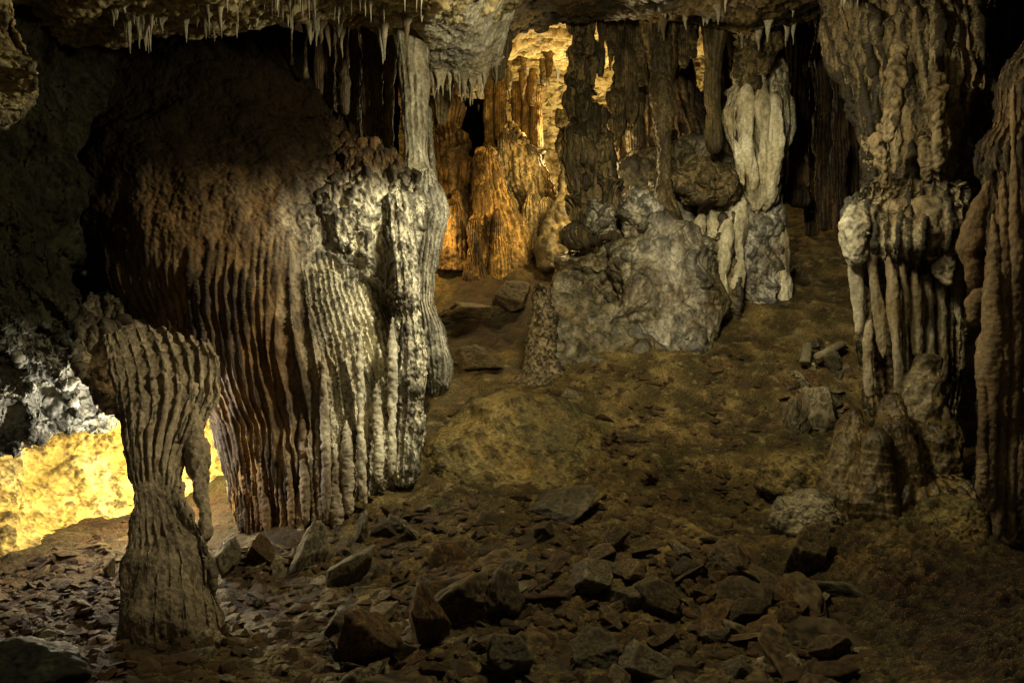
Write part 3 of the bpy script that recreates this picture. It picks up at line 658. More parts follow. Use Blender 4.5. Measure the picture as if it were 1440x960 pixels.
for n, (x, y0, y1, w, d) in enumerate([(858, -20, 100, 15, 9.7), (872, -20, 150, 16, 9.9), (888, -20, 175, 18, 9.8), (902, 0, 120, 12, 9.6), (893, 120, 255, 20, 10.1), (868, 130, 215, 20, 9.9), (962, 20, 95, 20, 9.2), (975, 10, 80, 12, 9.0)]):
    pillar('stalactite', [(y0, x - w * .7, x + w * .7, d), (y0 + 30, x - w * .5, x + w * .5, d), ((y0 + y1) / 2, x - w * .55, x + w * .5, d), (y1 - 15, x - w * .35, x + w * .35, d), (y1, x - w * .12, x + w * .12, d)],
           M['ochre_col'], 'dark ochre drape hanging beside the long column in the middle', group=dr2, nu=70, nv=140, ops=[('fbm', .06, 2), ('flute', .03, 9), ('fbm', .02, 9)])
for nm, rws in [('broad dark backing added to fill the gap right of the tiered column', [(-40, 856, 925, 10.7), (60, 858, 922, 10.7), (95, 862, 925, 10.7), (130, 858, 930, 10.65), (200, 850, 935, 10.6), (280, 850, 945, 10.5), (320, 850, 950, 10.45)]),
                ('dark backing added behind the long straight column', [(-40, 915, 982, 10.6), (60, 918, 974, 10.6), (110, 918, 972, 10.6), (150, 920, 984, 10.6), (170, 920, 1000, 10.55), (240, 915, 1020, 10.5), (300, 910, 1030, 10.4)]),
                ('dark backing added behind the straight olive stalactite', [(-40, 990, 1060, 10.5), (60, 993, 1060, 10.5), (120, 995, 1055, 10.45), (180, 990, 1060, 10.4), (260, 985, 1070, 10.35)])]:
    pillar('column', rws, M['shadow'], nm, 'column', k=.4, nu=170, nv=230, ops=[('fbm', .14, 1.4), ('flute', .07, 9, dict(warp=.6)), ('tier', .08, 4), ('fbm', .04, 6, dict(z=.4)), ('fbm', .014, 18)])  # added dark backings cover the bright chamber wall between the columns
pillar('column', [(-40, 890, 965, 9.15), (0, 897, 958, 9.12), (30, 902, 955, 9.10), (62, 908, 952, 9.08), (110, 912, 950, 9.05), (150, 918, 949, 9.03), (200, 922, 947, 9.00), (245, 923, 945, 9.00), (275, 919, 950, 8.95), (300, 912, 958, 8.90), (318, 908, 962, 8.90)],
       M['ochre_col'], 'long straight brown column reaching from the ceiling down to the pale boulder', 'column', k=.9, nu=130, nv=300, ops=[('fbm', .05, 2), ('flute', .03, 7, dict(warp=.4, mask=lambda V, v: sstep(.5, .2, v))), ('fbm', .025, 7, dict(z=.4)), ('fbm', .012, 18), ('cells', .006, 34)])
pillar('stalactite', [(20, 984, 1032, 9.00), (45, 986, 1026, 9.00), (75, 988, 1019, 9.00), (110, 990, 1014, 9.00), (150, 992, 1013, 9.00), (190, 992, 1016, 9.00), (206, 993, 1018, 9.00), (216, 998, 1014, 9.00)],
       M['ochre_col'], 'straight olive stalactite tapering to a blunt tip beside the cream column', k=.9, nu=90, nv=200)
lc = empty('column', P(1070, 408, 8.85), 'cream pale column swelling like a bulb with vertical folds, above a rounded grey base', 'column')
lathe('column_shaft', [(20, 1030, 1115, 9.23), (55, 1035, 1110, 9.13), (75, 1038, 1085, 9.03), (95, 1028, 1098, 8.98), (118, 1028, 1106, 8.93), (145, 1020, 1109, 8.88), (165, 1017, 1113, 8.88), (195, 1021, 1113, 8.88), (225, 1036, 1104, 8.88), (255, 1048, 1096, 8.88), (285, 1056, 1090, 8.88)],
      M['lit_col'], lc, k=.6, nu=260, nv=320, ops=[('fbm', .07, 1.8), ('billow', .10, 2.6, dict(mask=lambda V, v: sstep(.55, .35, v))), ('flute', .035, 7, dict(warp=1.3, mask=lambda V, v: sstep(.3, .5, v))), ('fbm', .05, 5, dict(z=.12)), ('fbm', .012, 16, dict(z=.2)), ('fbm', .005, 45)])
lathe('hood', [(-10, 1010, 1125, 9.1), (30, 1018, 1120, 8.95), (60, 1026, 1114, 8.8), (85, 1034, 1096, 8.66), (112, 1032, 1082, 8.6), (130, 1040, 1070, 8.62)], M['ochre_col'], lc, k=.6, nu=200, nv=180, ops=[('fbm', .14, 1.6), ('ridge', .08, 2.4), ('billow', .06, 4), ('fbm', .02, 12)])
for pts, rad in [([(1052, 118, 8.62), (1046, 190, 8.56), (1058, 250, 8.66), (1066, 300, 8.85)], [7, 12, 8, 5]), ([(1085, 130, 8.6), (1093, 195, 8.56), (1084, 255, 8.68), (1076, 300, 8.85)], [9, 12, 8, 5]), ([(1026, 150, 8.6), (1032, 200, 8.6), (1046, 262, 8.62)], [7, 8, 5]), ([(1070, 100, 8.6), (1072, 160, 8.55), (1072, 230, 8.64), (1072, 290, 8.8)], [8, 9, 6, 5])]:
    tube('fold', pts, rad, M['lit_col'], lc, 60, 150, [('fbm', .05, 2.5), ('fbm', .03, 6, dict(z=.2)), ('fbm', .010, 18, dict(z=.3))])
for pts, rad in [([(1042, 258, 9.1), (1040, 320, 8.85), (1036, 415, 8.8)], [2, 7, 9, 8, 9]), ([(1026, 272, 9.1), (1020, 340, 8.75), (1014, 425, 8.7)], [2, 8, 10, 7, 8]), ([(1006, 280, 9.1), (1000, 340, 8.8), (1000, 415, 8.75)], [2, 7, 7, 9]), ([(988, 286, 9.15), (980, 345, 8.85), (984, 420, 8.75)], [2, 9, 12, 10]), ([(1086, 262, 9.0), (1099, 330, 8.98), (1104, 440, 8.95)], [3, 8, 11, 12])]:
    tube('fold', pts, rad, M['lit_col'], lc, 60, 120, [('fbm', .05, 2.5), ('fbm', .025, 7, dict(z=.2)), ('cells', .006, 30)])
lathe('column_base', [(258, 1052, 1092, 9.11), (285, 1040, 1105, 9.06), (315, 1036, 1108, 9.03), (350, 1036, 1106, 9.01), (385, 1041, 1100, 8.98), (440, 1050, 1090, 8.93)],
      M['boulder'], lc, k=.7, nu=180, nv=180, zone=lambda V: .7 + 0 * V[..., 0], capends=(True, False), ops=[('fbm', .10, 2), ('billow', .06, 3.5), ('fbm', .03, 7), ('fbm', .010, 26)])
lathe('drapery', [(285, 985, 1045, 9.18), (310, 988, 1046, 9.13), (345, 994, 1042, 9.11), (375, 998, 1040, 9.10), (410, 1000, 1036, 9.09)], M['lit_col'], lc, k=.6, nu=170, nv=170, ops=[('fbm', .08, 2), ('flute', .06, 8, dict(warp=.35)), ('fbm', .03, 8, dict(z=.4)), ('cells', .008, 32)])

# boulder mass
bo = empty('boulder', P(930, 490, 8.6), 'big rounded pale grey boulder of knobbly flowstone in the middle of the cave', 'boulder')
def zbo(V):
    px, py, d = project(V.reshape(-1, 3))
    return (sstep(860, 910, px) * sstep(265, 310, py) * sstep(1020, 980, px) * .5).reshape(V.shape[:2])
BO = [('fbm', .16, 1.0), ('billow', .26, 1.5, dict(oct=1)), ('fbm', .06, 3.5, dict(z=.5)), ('billow', .05, 4.5), ('fbm', .014, 12), ('cells', .006, 34), ('fbm', .007, 40)]
lathe('boulder_body', [(195, 955, 1010, 9.9), (222, 900, 1030, 9.8), (250, 866, 1038, 9.7), (280, 840, 1040, 9.6), (315, 815, 1040, 9.45), (355, 798, 1036, 9.3), (400, 786, 1034, 9.15), (440, 776, 1030, 9.0), (475, 772, 1028, 8.95), (520, 770, 1020, 8.9), (590, 770, 1020, 8.85)],
      M['boulder'], bo, k=.5, nu=440, nv=440, zone=zbo, ops=BO, capends=(True, False))
lathe('dome', [(296, 918, 945, 8.95), (312, 890, 970, 8.8), (345, 868, 1000, 8.68), (390, 858, 1016, 8.6), (430, 858, 1024, 8.55), (465, 860, 1026, 8.5), (500, 862, 1024, 8.45), (590, 865, 1020, 8.4)],
      M['boulder'], bo, k=.55, nu=340, nv=320, zone=zbo, capends=(True, False), ops=[('fbm', .12, 1.4), ('billow', .14, 1.8, dict(oct=1)), ('fbm', .03, 5, dict(z=.3)), ('billow', .02, 6), ('fbm', .010, 16, dict(z=.4)), ('cells', .005, 36)])
lathe('leaning_slab', [(378, 786, 812, 8.85), (395, 778, 836, 8.78), (420, 773, 862, 8.65), (450, 770, 890, 8.5), (475, 770, 915, 8.35), (500, 768, 935, 8.25), (560, 765, 955, 8.1), (620, 765, 965, 8.0)],
      M['boulder'], bo, k=.16, nu=260, nv=260, capends=(True, False), ops=[('fbm', .14, 1.1), ('billow', .07, 2.6), ('fbm', .03, 5), ('ridge', .012, 8), ('fbm', .008, 30)])
lathe('lump', [(222, 962, 1000, 8.90), (240, 945, 1030, 8.85), (262, 950, 1040, 8.83), (285, 965, 1030, 8.85)], M['ochre_col'], bo, k=.7, nu=180, nv=130, ops=[('billow', .12, 3.0), ('fbm', .05, 6), ('fbm', .015, 18), ('cells', .005, 34)])
lathe('lump', [(272, 895, 915, 8.85), (282, 880, 928, 8.77), (300, 868, 935, 8.75), (320, 872, 930, 8.75), (335, 885, 918, 8.80)], M['boulder'], bo, k=.7, nu=160, nv=120, zone=lambda V: .55 + 0 * V[..., 0], ops=[('billow', .10, 4.0), ('fbm', .04, 8), ('cells', .007, 30)])
lathe('lump', [(280, 835, 850, 8.95), (292, 828, 862, 8.90), (315, 826, 866, 8.88), (332, 836, 858, 8.90)], M['boulder'], bo, k=.7, nu=130, nv=110, zone=lambda V: .5 + 0 * V[..., 0], ops=[('billow', .09, 4.5), ('fbm', .04, 8), ('cells', .007, 30)])

# stub of a stalagmite in the passage mouth
pillar('stalagmite', [(398, 752, 772, 8.2), (404, 746, 778, 8.2), (440, 745, 780, 8.18), (480, 742, 781, 8.15), (515, 735, 786, 8.1), (535, 724, 800, 8.05), (550, 700, 822, 8.0), (562, 690, 832, 8.0)], M['right'],
       'upright broken stalagmite stub crusted with knobs at the passage mouth', 'stalagmite', k=.9, nu=160, nv=200, ops=[('fbm', .08, 2.5), ('fbm', .045, 8), ('cells', .008, 30), ('fbm', .014, 24)])

# ------------------------------------------------------------------ right side
rc = empty('flowstone_column', P(1280, 570, 6.5), 'massive brown flowstone column at the right with a lobed shelf and hanging organ pipes', 'column')
RO = [('fbm', .14, 1.1), ('billow', .08, 2.4, dict(z=.3)), ('flute', .07, 13, dict(warp=.7)), ('fbm', .06, 5, dict(z=.2)), ('fbm', .025, 10, dict(z=.25)), ('fbm', .012, 22, dict(z=.5)), ('fbm', .006, 45)]
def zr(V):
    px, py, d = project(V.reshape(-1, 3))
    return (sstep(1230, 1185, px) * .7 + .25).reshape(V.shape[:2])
lathe('upper_mass', [(-90, 1150, 1400, 7.0), (0, 1155, 1392, 6.95), (40, 1158, 1390, 6.9), (80, 1170, 1386, 6.9), (120, 1180, 1385, 6.85), (170, 1192, 1380, 6.8), (220, 1206, 1374, 6.75), (255, 1214, 1365, 6.7), (290, 1225, 1350, 6.7)],
      M['right'], rc, k=.5, nu=420, nv=420, ops=RO)
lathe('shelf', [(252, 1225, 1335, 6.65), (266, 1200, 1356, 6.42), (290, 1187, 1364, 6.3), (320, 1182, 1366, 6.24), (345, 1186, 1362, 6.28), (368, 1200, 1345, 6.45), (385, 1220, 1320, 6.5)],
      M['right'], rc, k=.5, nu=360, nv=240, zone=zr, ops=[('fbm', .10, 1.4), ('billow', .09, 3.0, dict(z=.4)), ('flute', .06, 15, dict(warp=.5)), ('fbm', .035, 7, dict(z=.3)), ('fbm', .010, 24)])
lathe('lower_body', [(330, 1190, 1360, 6.62), (400, 1200, 1356, 6.6), (480, 1204, 1352, 6.58), (540, 1212, 1348, 6.65), (590, 1220, 1345, 6.6)],
      M['right'], rc, k=.4, nu=240, nv=220, ops=[('fbm', .08, 1.5), ('flute', .06, 15, dict(warp=.3)), ('fbm', .02, 8), ('cells', .012, 24)])
for pts, rad in [([(1203, 330, 6.36), (1206, 400, 6.38), (1208, 470, 6.4)], [16, 11, 8, 4]),
                 ([(1222, 330, 6.25), (1232, 400, 6.25), (1240, 470, 6.28), (1242, 505, 6.28)], [12, 8, 7, 7, 3]),
                 ([(1240, 320, 6.2), (1254, 400, 6.2), (1262, 480, 6.22), (1266, 560, 6.25)], [13, 8, 10, 9, 8, 7]),
                 ([(1262, 330, 6.22), (1272, 410, 6.24), (1274, 470, 6.26), (1272, 540, 6.3)], [9, 6, 6, 5, 5]),
                 ([(1278, 340, 6.24), (1288, 420, 6.27), (1290, 500, 6.3)], [8, 6, 7, 6, 5]),
                 ([(1300, 340, 6.3), (1304, 420, 6.33), (1306, 520, 6.36)], [9, 8, 8, 7]),
                 ([(1322, 345, 6.32), (1324, 430, 6.36), (1322, 540, 6.4)], [9, 8, 9, 8]),
                 ([(1342, 360, 6.35), (1346, 440, 6.38), (1350, 520, 6.4)], [8, 8, 8, 7]),
                 ([(1222, 450, 6.4), (1222, 520, 6.4), (1224, 560, 6.4)], [7, 8, 7])]:
    tube('pipe', pts, rad, M['right'], rc, 44, 170, [('fbm', .035, 3, dict(z=.5)), ('fbm', .016, 8, dict(z=.18)), ('fbm', .006, 28, dict(z=.5))], zone=zr)
for pts, rad in [([(1300, 280, 6.15), (1306, 330, 6.08), (1312, 365, 6.08)], [16, 24, 26, 18, 6]), ([(1330, 285, 6.2), (1334, 330, 6.12), (1330, 380, 6.12), (1334, 404, 6.12)], [18, 26, 20, 13, 9]),
                 ([(1286, 280, 6.15), (1288, 320, 6.1), (1292, 350, 6.1)], [10, 11, 9, 7]), ([(1208, 290, 6.25), (1200, 330, 6.2), (1204, 372, 6.25)], [14, 20, 17, 8])]:
    tube('lobe', pts, rad, M['right'], rc, 70, 110, [('fbm', .04, 3), ('billow', .02, 7), ('fbm', .01, 14)], zone=zr)
for pts, rad in [([(1232, 190, 6.2), (1240, 230, 6.18), (1246, 262, 6.2)], [9, 10, 6, 4]), ([(1296, 190, 6.2), (1302, 225, 6.2), (1306, 255, 6.22)], [12, 9, 6, 3]), ([(1262, 60, 6.15), (1258, 130, 6.1), (1250, 200, 6.1)], [9, 13, 10, 5]), ([(1322, 100, 6.15), (1316, 170, 6.1), (1322, 240, 6.15)], [10, 13, 9, 3]), ([(1345, 150, 6.3), (1342, 210, 6.28), (1332, 270, 6.3)], [12, 12, 9, 5])]:
    tube('drip', pts, rad, M['right'], rc, 70, 130, [('fbm', .05, 3), ('billow', .025, 7), ('fbm', .012, 14)])

for n, (x, y1, w, d) in enumerate([(1122, 290, 22, 9.9), (1140, 335, 16, 10.6), (1158, 330, 24, 10.3), (1180, 335, 20, 10.0), (1204, 335, 26, 10.4), (1370, 330, 30, 8.2), (1395, 420, 26, 8.0)]):
    pillar('column', [(-40, x - w * .9, x + w * .9, d), (60, x - w * .6, x + w * .65, d), (170, x - w * .5, x + w * .5, d), (y1 - 60, x - w * .5, x + w * .45, d), (y1, x - w * .6, x + w * .6, d)], M['shadow'],
           'dim reddish drape in the black recess behind the massive right column', 'column', 'dim drapes in the black recess on the right', k=.7, nu=80, nv=200, ops=[('fbm', .10, 1.6), ('flute', .05, 7, dict(warp=.6)), ('fbm', .03, 7, dict(z=.3)), ('fbm', .01, 22)])
fr = empty('column', P(1420, 765, 5.1), 'tall rough column at the right edge with scalloped left side and long ribs', 'column')
lathe('column_body', [(-260, 1490, 1600, 6.2), (-100, 1480, 1590, 5.9), (0, 1462, 1575, 5.65), (60, 1440, 1560, 5.5), (95, 1412, 1555, 5.45), (130, 1402, 1550, 5.4), (172, 1394, 1545, 5.35), (192, 1376, 1545, 5.32), (228, 1372, 1545, 5.3), (250, 1384, 1545, 5.3), (300, 1392, 1545, 5.27), (420, 1392, 1545, 5.22), (520, 1388, 1545, 5.18), (585, 1372, 1545, 5.15), (650, 1368, 1545, 5.12), (700, 1366, 1550, 5.1), (740, 1372, 1555, 5.08), (775, 1380, 1560, 5.06)],
      M['far_right'], fr, k=.7, nu=380, nv=520, ops=[('fbm', .07, 1.5), ('flute', .055, 15, dict(warp=.5)), ('fbm', .035, 6, dict(z=.2)), ('cells', .005, 40), ('fbm', .012, 30)])
tube('scallop', [(1390, 255, 5.2), (1372, 300, 5.15), (1366, 345, 5.12), (1368, 385, 5.15), (1372, 405, 5.2)], [5, 12, 15, 9, 4], M['far_right'], fr, 60, 110, [('fbm', .04, 3), ('fbm', .015, 9)])
tube('scallop', [(1384, 395, 5.18), (1372, 425, 5.15), (1368, 452, 5.15)], [6, 13, 5], M['far_right'], fr, 50, 80, [('fbm', .03, 4), ('fbm', .01, 12)])
for x0, x1, yt, yb, r in [(1396, 1392, 300, 720, 9), (1410, 1404, 240, 755, 8), (1384, 1380, 470, 700, 8), (1426, 1420, 120, 760, 9)]:
    tube('rib', [(x0, yt, 4.98), (x0, (yt + yb) / 2, 4.92), (x1, yb, 4.88)], [r * .5, r, r, r * 1.15], M['far_right'], fr, 34, 260, [('fbm', .04, 3, dict(z=.4)), ('fbm', .016, 9, dict(z=.2)), ('fbm', .008, 30)])

# stalagmites on the right
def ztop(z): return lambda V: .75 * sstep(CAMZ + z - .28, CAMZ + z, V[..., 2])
def ztop(z): return lambda V: .75 * sstep(CAMZ + z - .28, CAMZ + z, V[..., 2])
SG = [('fbm', .07, 1.7), ('ridge', .035, 2.6, dict(z=.18)), ('fbm', .03, 5, dict(z=.2)), ('tier', .007, 9), ('fbm', .008, 14, dict(z=.4)), ('fbm', .004, 40)]
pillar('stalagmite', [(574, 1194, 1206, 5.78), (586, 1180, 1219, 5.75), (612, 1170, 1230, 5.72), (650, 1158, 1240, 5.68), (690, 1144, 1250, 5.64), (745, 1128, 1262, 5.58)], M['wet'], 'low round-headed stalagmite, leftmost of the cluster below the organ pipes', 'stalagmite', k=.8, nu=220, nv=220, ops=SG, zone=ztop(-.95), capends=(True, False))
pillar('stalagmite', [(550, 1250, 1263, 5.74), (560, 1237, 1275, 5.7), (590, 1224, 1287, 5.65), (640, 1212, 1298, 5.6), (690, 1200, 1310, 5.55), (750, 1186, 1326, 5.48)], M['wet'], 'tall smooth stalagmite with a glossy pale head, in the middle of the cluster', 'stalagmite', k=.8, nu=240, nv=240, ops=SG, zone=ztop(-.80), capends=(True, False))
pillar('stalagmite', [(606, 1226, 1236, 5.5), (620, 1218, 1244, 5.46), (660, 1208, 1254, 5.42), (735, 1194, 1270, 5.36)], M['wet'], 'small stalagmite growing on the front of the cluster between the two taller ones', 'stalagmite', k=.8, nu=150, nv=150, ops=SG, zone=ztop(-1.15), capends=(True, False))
pillar('flowstone', [(655, 1180, 1340, 5.7), (680, 1150, 1362, 5.6), (715, 1128, 1378, 5.5), (750, 1118, 1386, 5.42)], M['wet'], 'flowstone skirt joining the feet of the stalagmite cluster', 'flowstone', k=.35, nu=300, nv=140, ops=[('fbm', .10, 1.6), ('flute', .05, 13, dict(warp=.8)), ('fbm', .03, 6, dict(z=.3)), ('fbm', .010, 18)], capends=(True, False))
pillar('stalagmite', [(498, 1300, 1318, 6.0), (512, 1290, 1332, 5.98), (535, 1276, 1340, 5.95), (570, 1264, 1346, 5.92), (640, 1262, 1352, 5.9), (720, 1262, 1356, 5.85)], M['wet'], 'knobbly stalagmite with a pointed twisted top at the back of the cluster', 'stalagmite', k=.8, nu=220, nv=200, ops=[('fbm', .06, 2.2), ('billow', .06, 3.5), ('fbm', .012, 12)], zone=lambda V: .35 + 0 * V[..., 0])
pillar('stalagmite', [(590, 1300, 1345, 5.7), (610, 1286, 1360, 5.66), (660, 1280, 1366, 5.62), (715, 1276, 1370, 5.58)], M['wet'], 'dark smooth stalagmite at the right end of the cluster', 'stalagmite', k=.8, nu=180, nv=160, ops=SG)
pillar('flowstone', [(632, 1105, 1145, 6.0), (642, 1085, 1160, 5.95), (665, 1070, 1172, 5.9), (690, 1068, 1176, 5.85)], M['mound'], 'low ochre flowstone lump on the floor left of the stalagmite cluster', 'flowstone', k=.7, nu=180, nv=110, ops=[('fbm', .08, 2.2), ('billow', .03, 4), ('fbm', .015, 12), ('fbm', .006, 34)])
pillar('flowstone', [(692, 1115, 1150, 5.5), (700, 1095, 1172, 5.45), (720, 1085, 1182, 5.4), (745, 1084, 1184, 5.35)], M['rock_pale'], 'pale crusty flowstone pad at the foot of the stalagmites', 'flowstone', k=.7, nu=180, nv=110, ops=[('fbm', .08, 2.5), ('fbm', .025, 9), ('cells', .008, 34)])
pillar('flowstone', [(696, 1318, 1362, 5.25), (704, 1300, 1378, 5.2), (730, 1290, 1388, 5.12), (760, 1288, 1392, 5.05)], M['mound'], 'low rounded ochre step beside the foot of the right edge column', 'flowstone', k=.7, nu=180, nv=110, ops=[('fbm', .08, 2.2), ('billow', .03, 4), ('fbm', .015, 12), ('fbm', .006, 34)])
pillar('flowstone', [(560, 690, 745, 7.1), (572, 650, 800, 7.0), (600, 615, 835, 6.85), (640, 595, 850, 6.65), (680, 590, 840, 6.45), (705, 610, 800, 6.35)], M['mound'],
       'low smooth greenish ochre flowstone mound swelling from the floor beside the curtain', 'flowstone', k=.6, nu=320, nv=220, ops=[('fbm', .14, 1.2), ('billow', .06, 2.0), ('fbm', .02, 6), ('fbm', .010, 18), ('fbm', .006, 40)])

# ------------------------------------------------------------------ small stalactites
def drip_mesh(seed, mat):
    r_ = np.random.default_rng(seed); nu, nv = 14, 28
    s = np.linspace(0, 1, nv); th = np.linspace(0, 2 * math.pi, nu, endpoint=False)
    rad = 1.0 * (1 - s) ** 2 * .9 + .32 * (1 - s) ** .55 + .05; rad[-1] = .01
    rad *= 1 + .12 * np.sin(s * r_.uniform(8, 16) + r_.uniform(0, 6))
    cx = .25 * s * r_.normal() + .12 * np.sin(s * 9 + r_.uniform(0, 6)); cy = .25 * s * r_.normal()
    wob = 1 + .18 * np.cos(th * 2 + r_.uniform(0, 6)) + .1 * np.cos(th * 3 + r_.uniform(0, 6))
    V = np.stack([cx[:, None] + rad[:, None] * np.cos(th)[None] * wob, cy[:, None] + rad[:, None] * np.sin(th)[None] * wob, -s[:, None] * np.ones((1, nu))], -1)
    q = grid_quads(nv, nu, True)[:, ::-1]
    return mesh_data('stalactite', V.reshape(-1, 3), q, mat, dict(cav=np.full(nv * nu, .62)))
DM = [drip_mesh(s, M['pale_drip']) for s in range(4)] + [drip_mesh(s, M['drip']) for s in range(10, 14)]
proto = {}
def small_drip(px, y0, y1, wpx, d, label, group, kind=0):
    i = kind * 4 + int(rng.integers(4))
    top = P(px, y0, d)
    if i not in proto:
        o = link('stalactite', DM[i]); proto[i] = o
    else:
        o = proto[i].copy(); C.objects.link(o)
    s = d / FPX
    o.location = top; o.scale = (wpx * s * .5, wpx * s * .5, (y1 - y0) * s); o.rotation_euler = (0, 0, rng.uniform(0, 6.28))
    return tag(o, label, 'stalactite', group)
_cv = np.zeros(len(CEIL.data.vertices) * 3, np.float32); CEIL.data.vertices.foreach_get('co', _cv); _cv = _cv.reshape(-1, 3).astype(float)
_cx, _cy, _cd = project(_cv)
def verts_of(o):
    v = np.zeros(len(o.data.vertices) * 3, np.float32); o.data.vertices.foreach_get('co', v); return v.reshape(-1, 3).astype(float)
def hang_points(x0, x1, y0, y1, d0, d1, n):
    ok = np.where((_cx > x0) & (_cx < x1) & (_cy > y0) & (_cy < y1) & (_cd > d0) & (_cd < d1) & (_cv[:, 2] < CAMZ + 2.6))[0]
    wt = np.maximum(.02, fbm(_cv[ok] * 2.6 + 8, 2) + .15) ** 2
    return _cv[rng.choice(ok, min(n, len(ok)), replace=False, p=wt / wt.sum())] if len(ok) else []
def hang_drips(pts, lo, hi, r0, r1, label, group, kinds=(0,)):
    for p in pts:
        i = int(rng.choice(kinds)) * 4 + int(rng.integers(4))
        if i not in proto: o = link('stalactite', DM[i]); proto[i] = o
        else: o = proto[i].copy(); C.objects.link(o)
        r = rng.uniform(r0, r1); o.location = p + [0, 0, .02]; o.scale = (r, r, lo * (hi / lo) ** rng.random()); o.rotation_euler = (0, 0, rng.uniform(0, 6.28))
        tag(o, label, 'stalactite', group)
hang_drips(hang_points(150, 600, -30, 34, 4.3, 6.2, 95), .06, .26, .012, .032, 'thin pale stalactite hanging from the ceiling at the top left', 'thin pale stalactites along the front of the ceiling at the top left')
g = 'fringe of small stalactites on the pale ceiling slab'
_sv = verts_of(SLAB); _sx, _sy, _sd = project(_sv)
_ok = np.where((_sx > 560) & (_sx < 715) & (_sd > 6.6) & (_sd < 7.75))[0]
_low = np.array([_sy[_ok][np.abs(_sx[_ok] - x) < 6].max() for x in _sx[_ok]])
_rim = _ok[_sy[_ok] > _low - 9]
hang_drips(_sv[rng.choice(_rim, 46, replace=False)], .07, .30, .018, .05, 'small stalactite in the fringe of the pale ceiling slab', g)
hang_drips(_sv[rng.choice(_ok, 10, replace=False)], .04, .14, .014, .03, 'small stalactite in the fringe of the pale ceiling slab', g)
hang_drips(hang_points(860, 1120, -5, 55, 7.0, 9.2, 34), .08, .34, .025, .06, 'small stalactite under the ceiling edge beside the cream column', 'small stalactites under the ceiling edge between the long column and the cream column', (0, 0, 1))
hang_drips(hang_points(400, 600, 18, 62, 5.8, 7.6, 26), .10, .40, .03, .06, 'stubby stalactite in the bunch above the dark pillars', 'bunched stalactites above the dark pillars', (0, 1))
g = 'tiny pale stalactites at the top edge left of the massive right column'
for n in range(9):
    x = rng.uniform(1172, 1214)
    small_drip(x, -14, rng.uniform(4, 14), rng.uniform(4, 7), 6.6 + rng.uniform(-.1, .1), 'tiny pale stalactite at the top edge left of the massive right column', g)
g = 'small stalactites hanging from the roof of the back chamber'
for n in range(30):
    x = rng.uniform(630, 800); y0 = rng.choice([64, 88, 92, 110, 132]) + rng.uniform(-5, 5)
    small_drip(x, y0, y0 + rng.uniform(10, 28), rng.uniform(4, 9), 13.2 + rng.uniform(-.3, .2), 'small amber stalactite hanging from the roof of the back chamber', g, 0)

# ------------------------------------------------------------------ rocks
def ico(sub):
    import bmesh
    bm = bmesh.new(); bmesh.ops.create_icosphere(bm, subdivisions=sub, radius=1)
    bm.verts.ensure_lookup_table()
    v = np.array([x.co[:] for x in bm.verts]); f = np.array([[x.index for x in t.verts] for t in bm.faces]); bm.free()
    return v / np.linalg.norm(v, axis=1)[:, None], f
I5, F5 = ico(5); I4, F4 = ico(4); I2, F2 = ico(2)
def rock_verts(dirs, seed, planes=13, rough=1.0, sharp=60):
    r_ = np.random.default_rng(seed)
    n = r_.normal(size=(planes, 3)); n /= np.linalg.norm(n, axis=1)[:, None]
    off = r_.uniform(.55, 1.0, planes)
    dt = dirs @ n.T
    rad = np.where(dt > .05, off / np.maximum(dt, .05), 9)
    k = sharp
    rad = -np.log(np.exp(-k * np.minimum(rad, 3)).sum(1)) / k
    v = dirs * np.clip(rad, .3, 1.6)[:, None]
    o = seed * 5.3
    v = v + dirs * (rough * (.10 * fbm(v * 2.0 + o, 3) + .05 * ridged(v * 3.4 + o, 4) + .035 * fbm(v * 8 + o, 4) - .03 * np.maximum(0, fbm(v * 5 + o + 9, 3))))[:, None]
    return v
def rock_cav(v, dirs, f):
    # convexity from neighbour average
    acc = np.zeros_like(v); cnt = np.zeros(len(v))
    for a, b in ((0, 1), (1, 2), (2, 0)):
        np.add.at(acc, f[:, a], v[f[:, b]]); np.add.at(cnt, f[:, a], 1)
        np.add.at(acc, f[:, b], v[f[:, a]]); np.add.at(cnt, f[:, b], 1)
    L_ = ((acc / cnt[:, None] - v) * dirs).sum(1)
    return np.clip(.58 - L_ * 26, .15, 1)
def rock_mesh(seed, mat, hi=False, planes=13, rough=1.0):
    D, Fc = (I5, F5) if hi else (I4, F4)
    v = rock_verts(D, seed, planes, rough)
    return mesh_data('rock', v, None, mat, dict(cav=rock_cav(v, D, Fc)), tris=Fc)
RM = {}
def rmesh(mat, i, hi=False):
    key = (mat, i, hi)
    if key not in RM: RM[key] = rock_mesh(100 + i * 7, M[mat], hi, planes=10 + i % 6)
    return RM[key]

def rock(name, px, py, w, h, label, cat='rock', mat='rock', i=0, depth=.8, rot=None, tilt=(0, 0), sink=.3, group=None, hi=True, d=None):
    """a stone whose middle is seen at (px, py), w by h pixels large, resting on the floor"""
    p, dd = floor_hit(px, py + h * .45)
    if d is not None: dd = d
    s = dd / FPX
    o = link(name, rmesh(mat, i, hi))
    sx, sz = w * s * .50, h * s * (.44 if 460 < px < 1200 and py > 775 else .50)
    o.scale = (sx, (sx + sz) * .5 * depth, sz)
    c = P(px, py, dd + (sx + sz) * .2)
    o.location = c
    o.rotation_euler = (tilt[0], tilt[1], rng.uniform(-.5, .5) if rot is None else rot)
    return tag(o, label, cat, group)

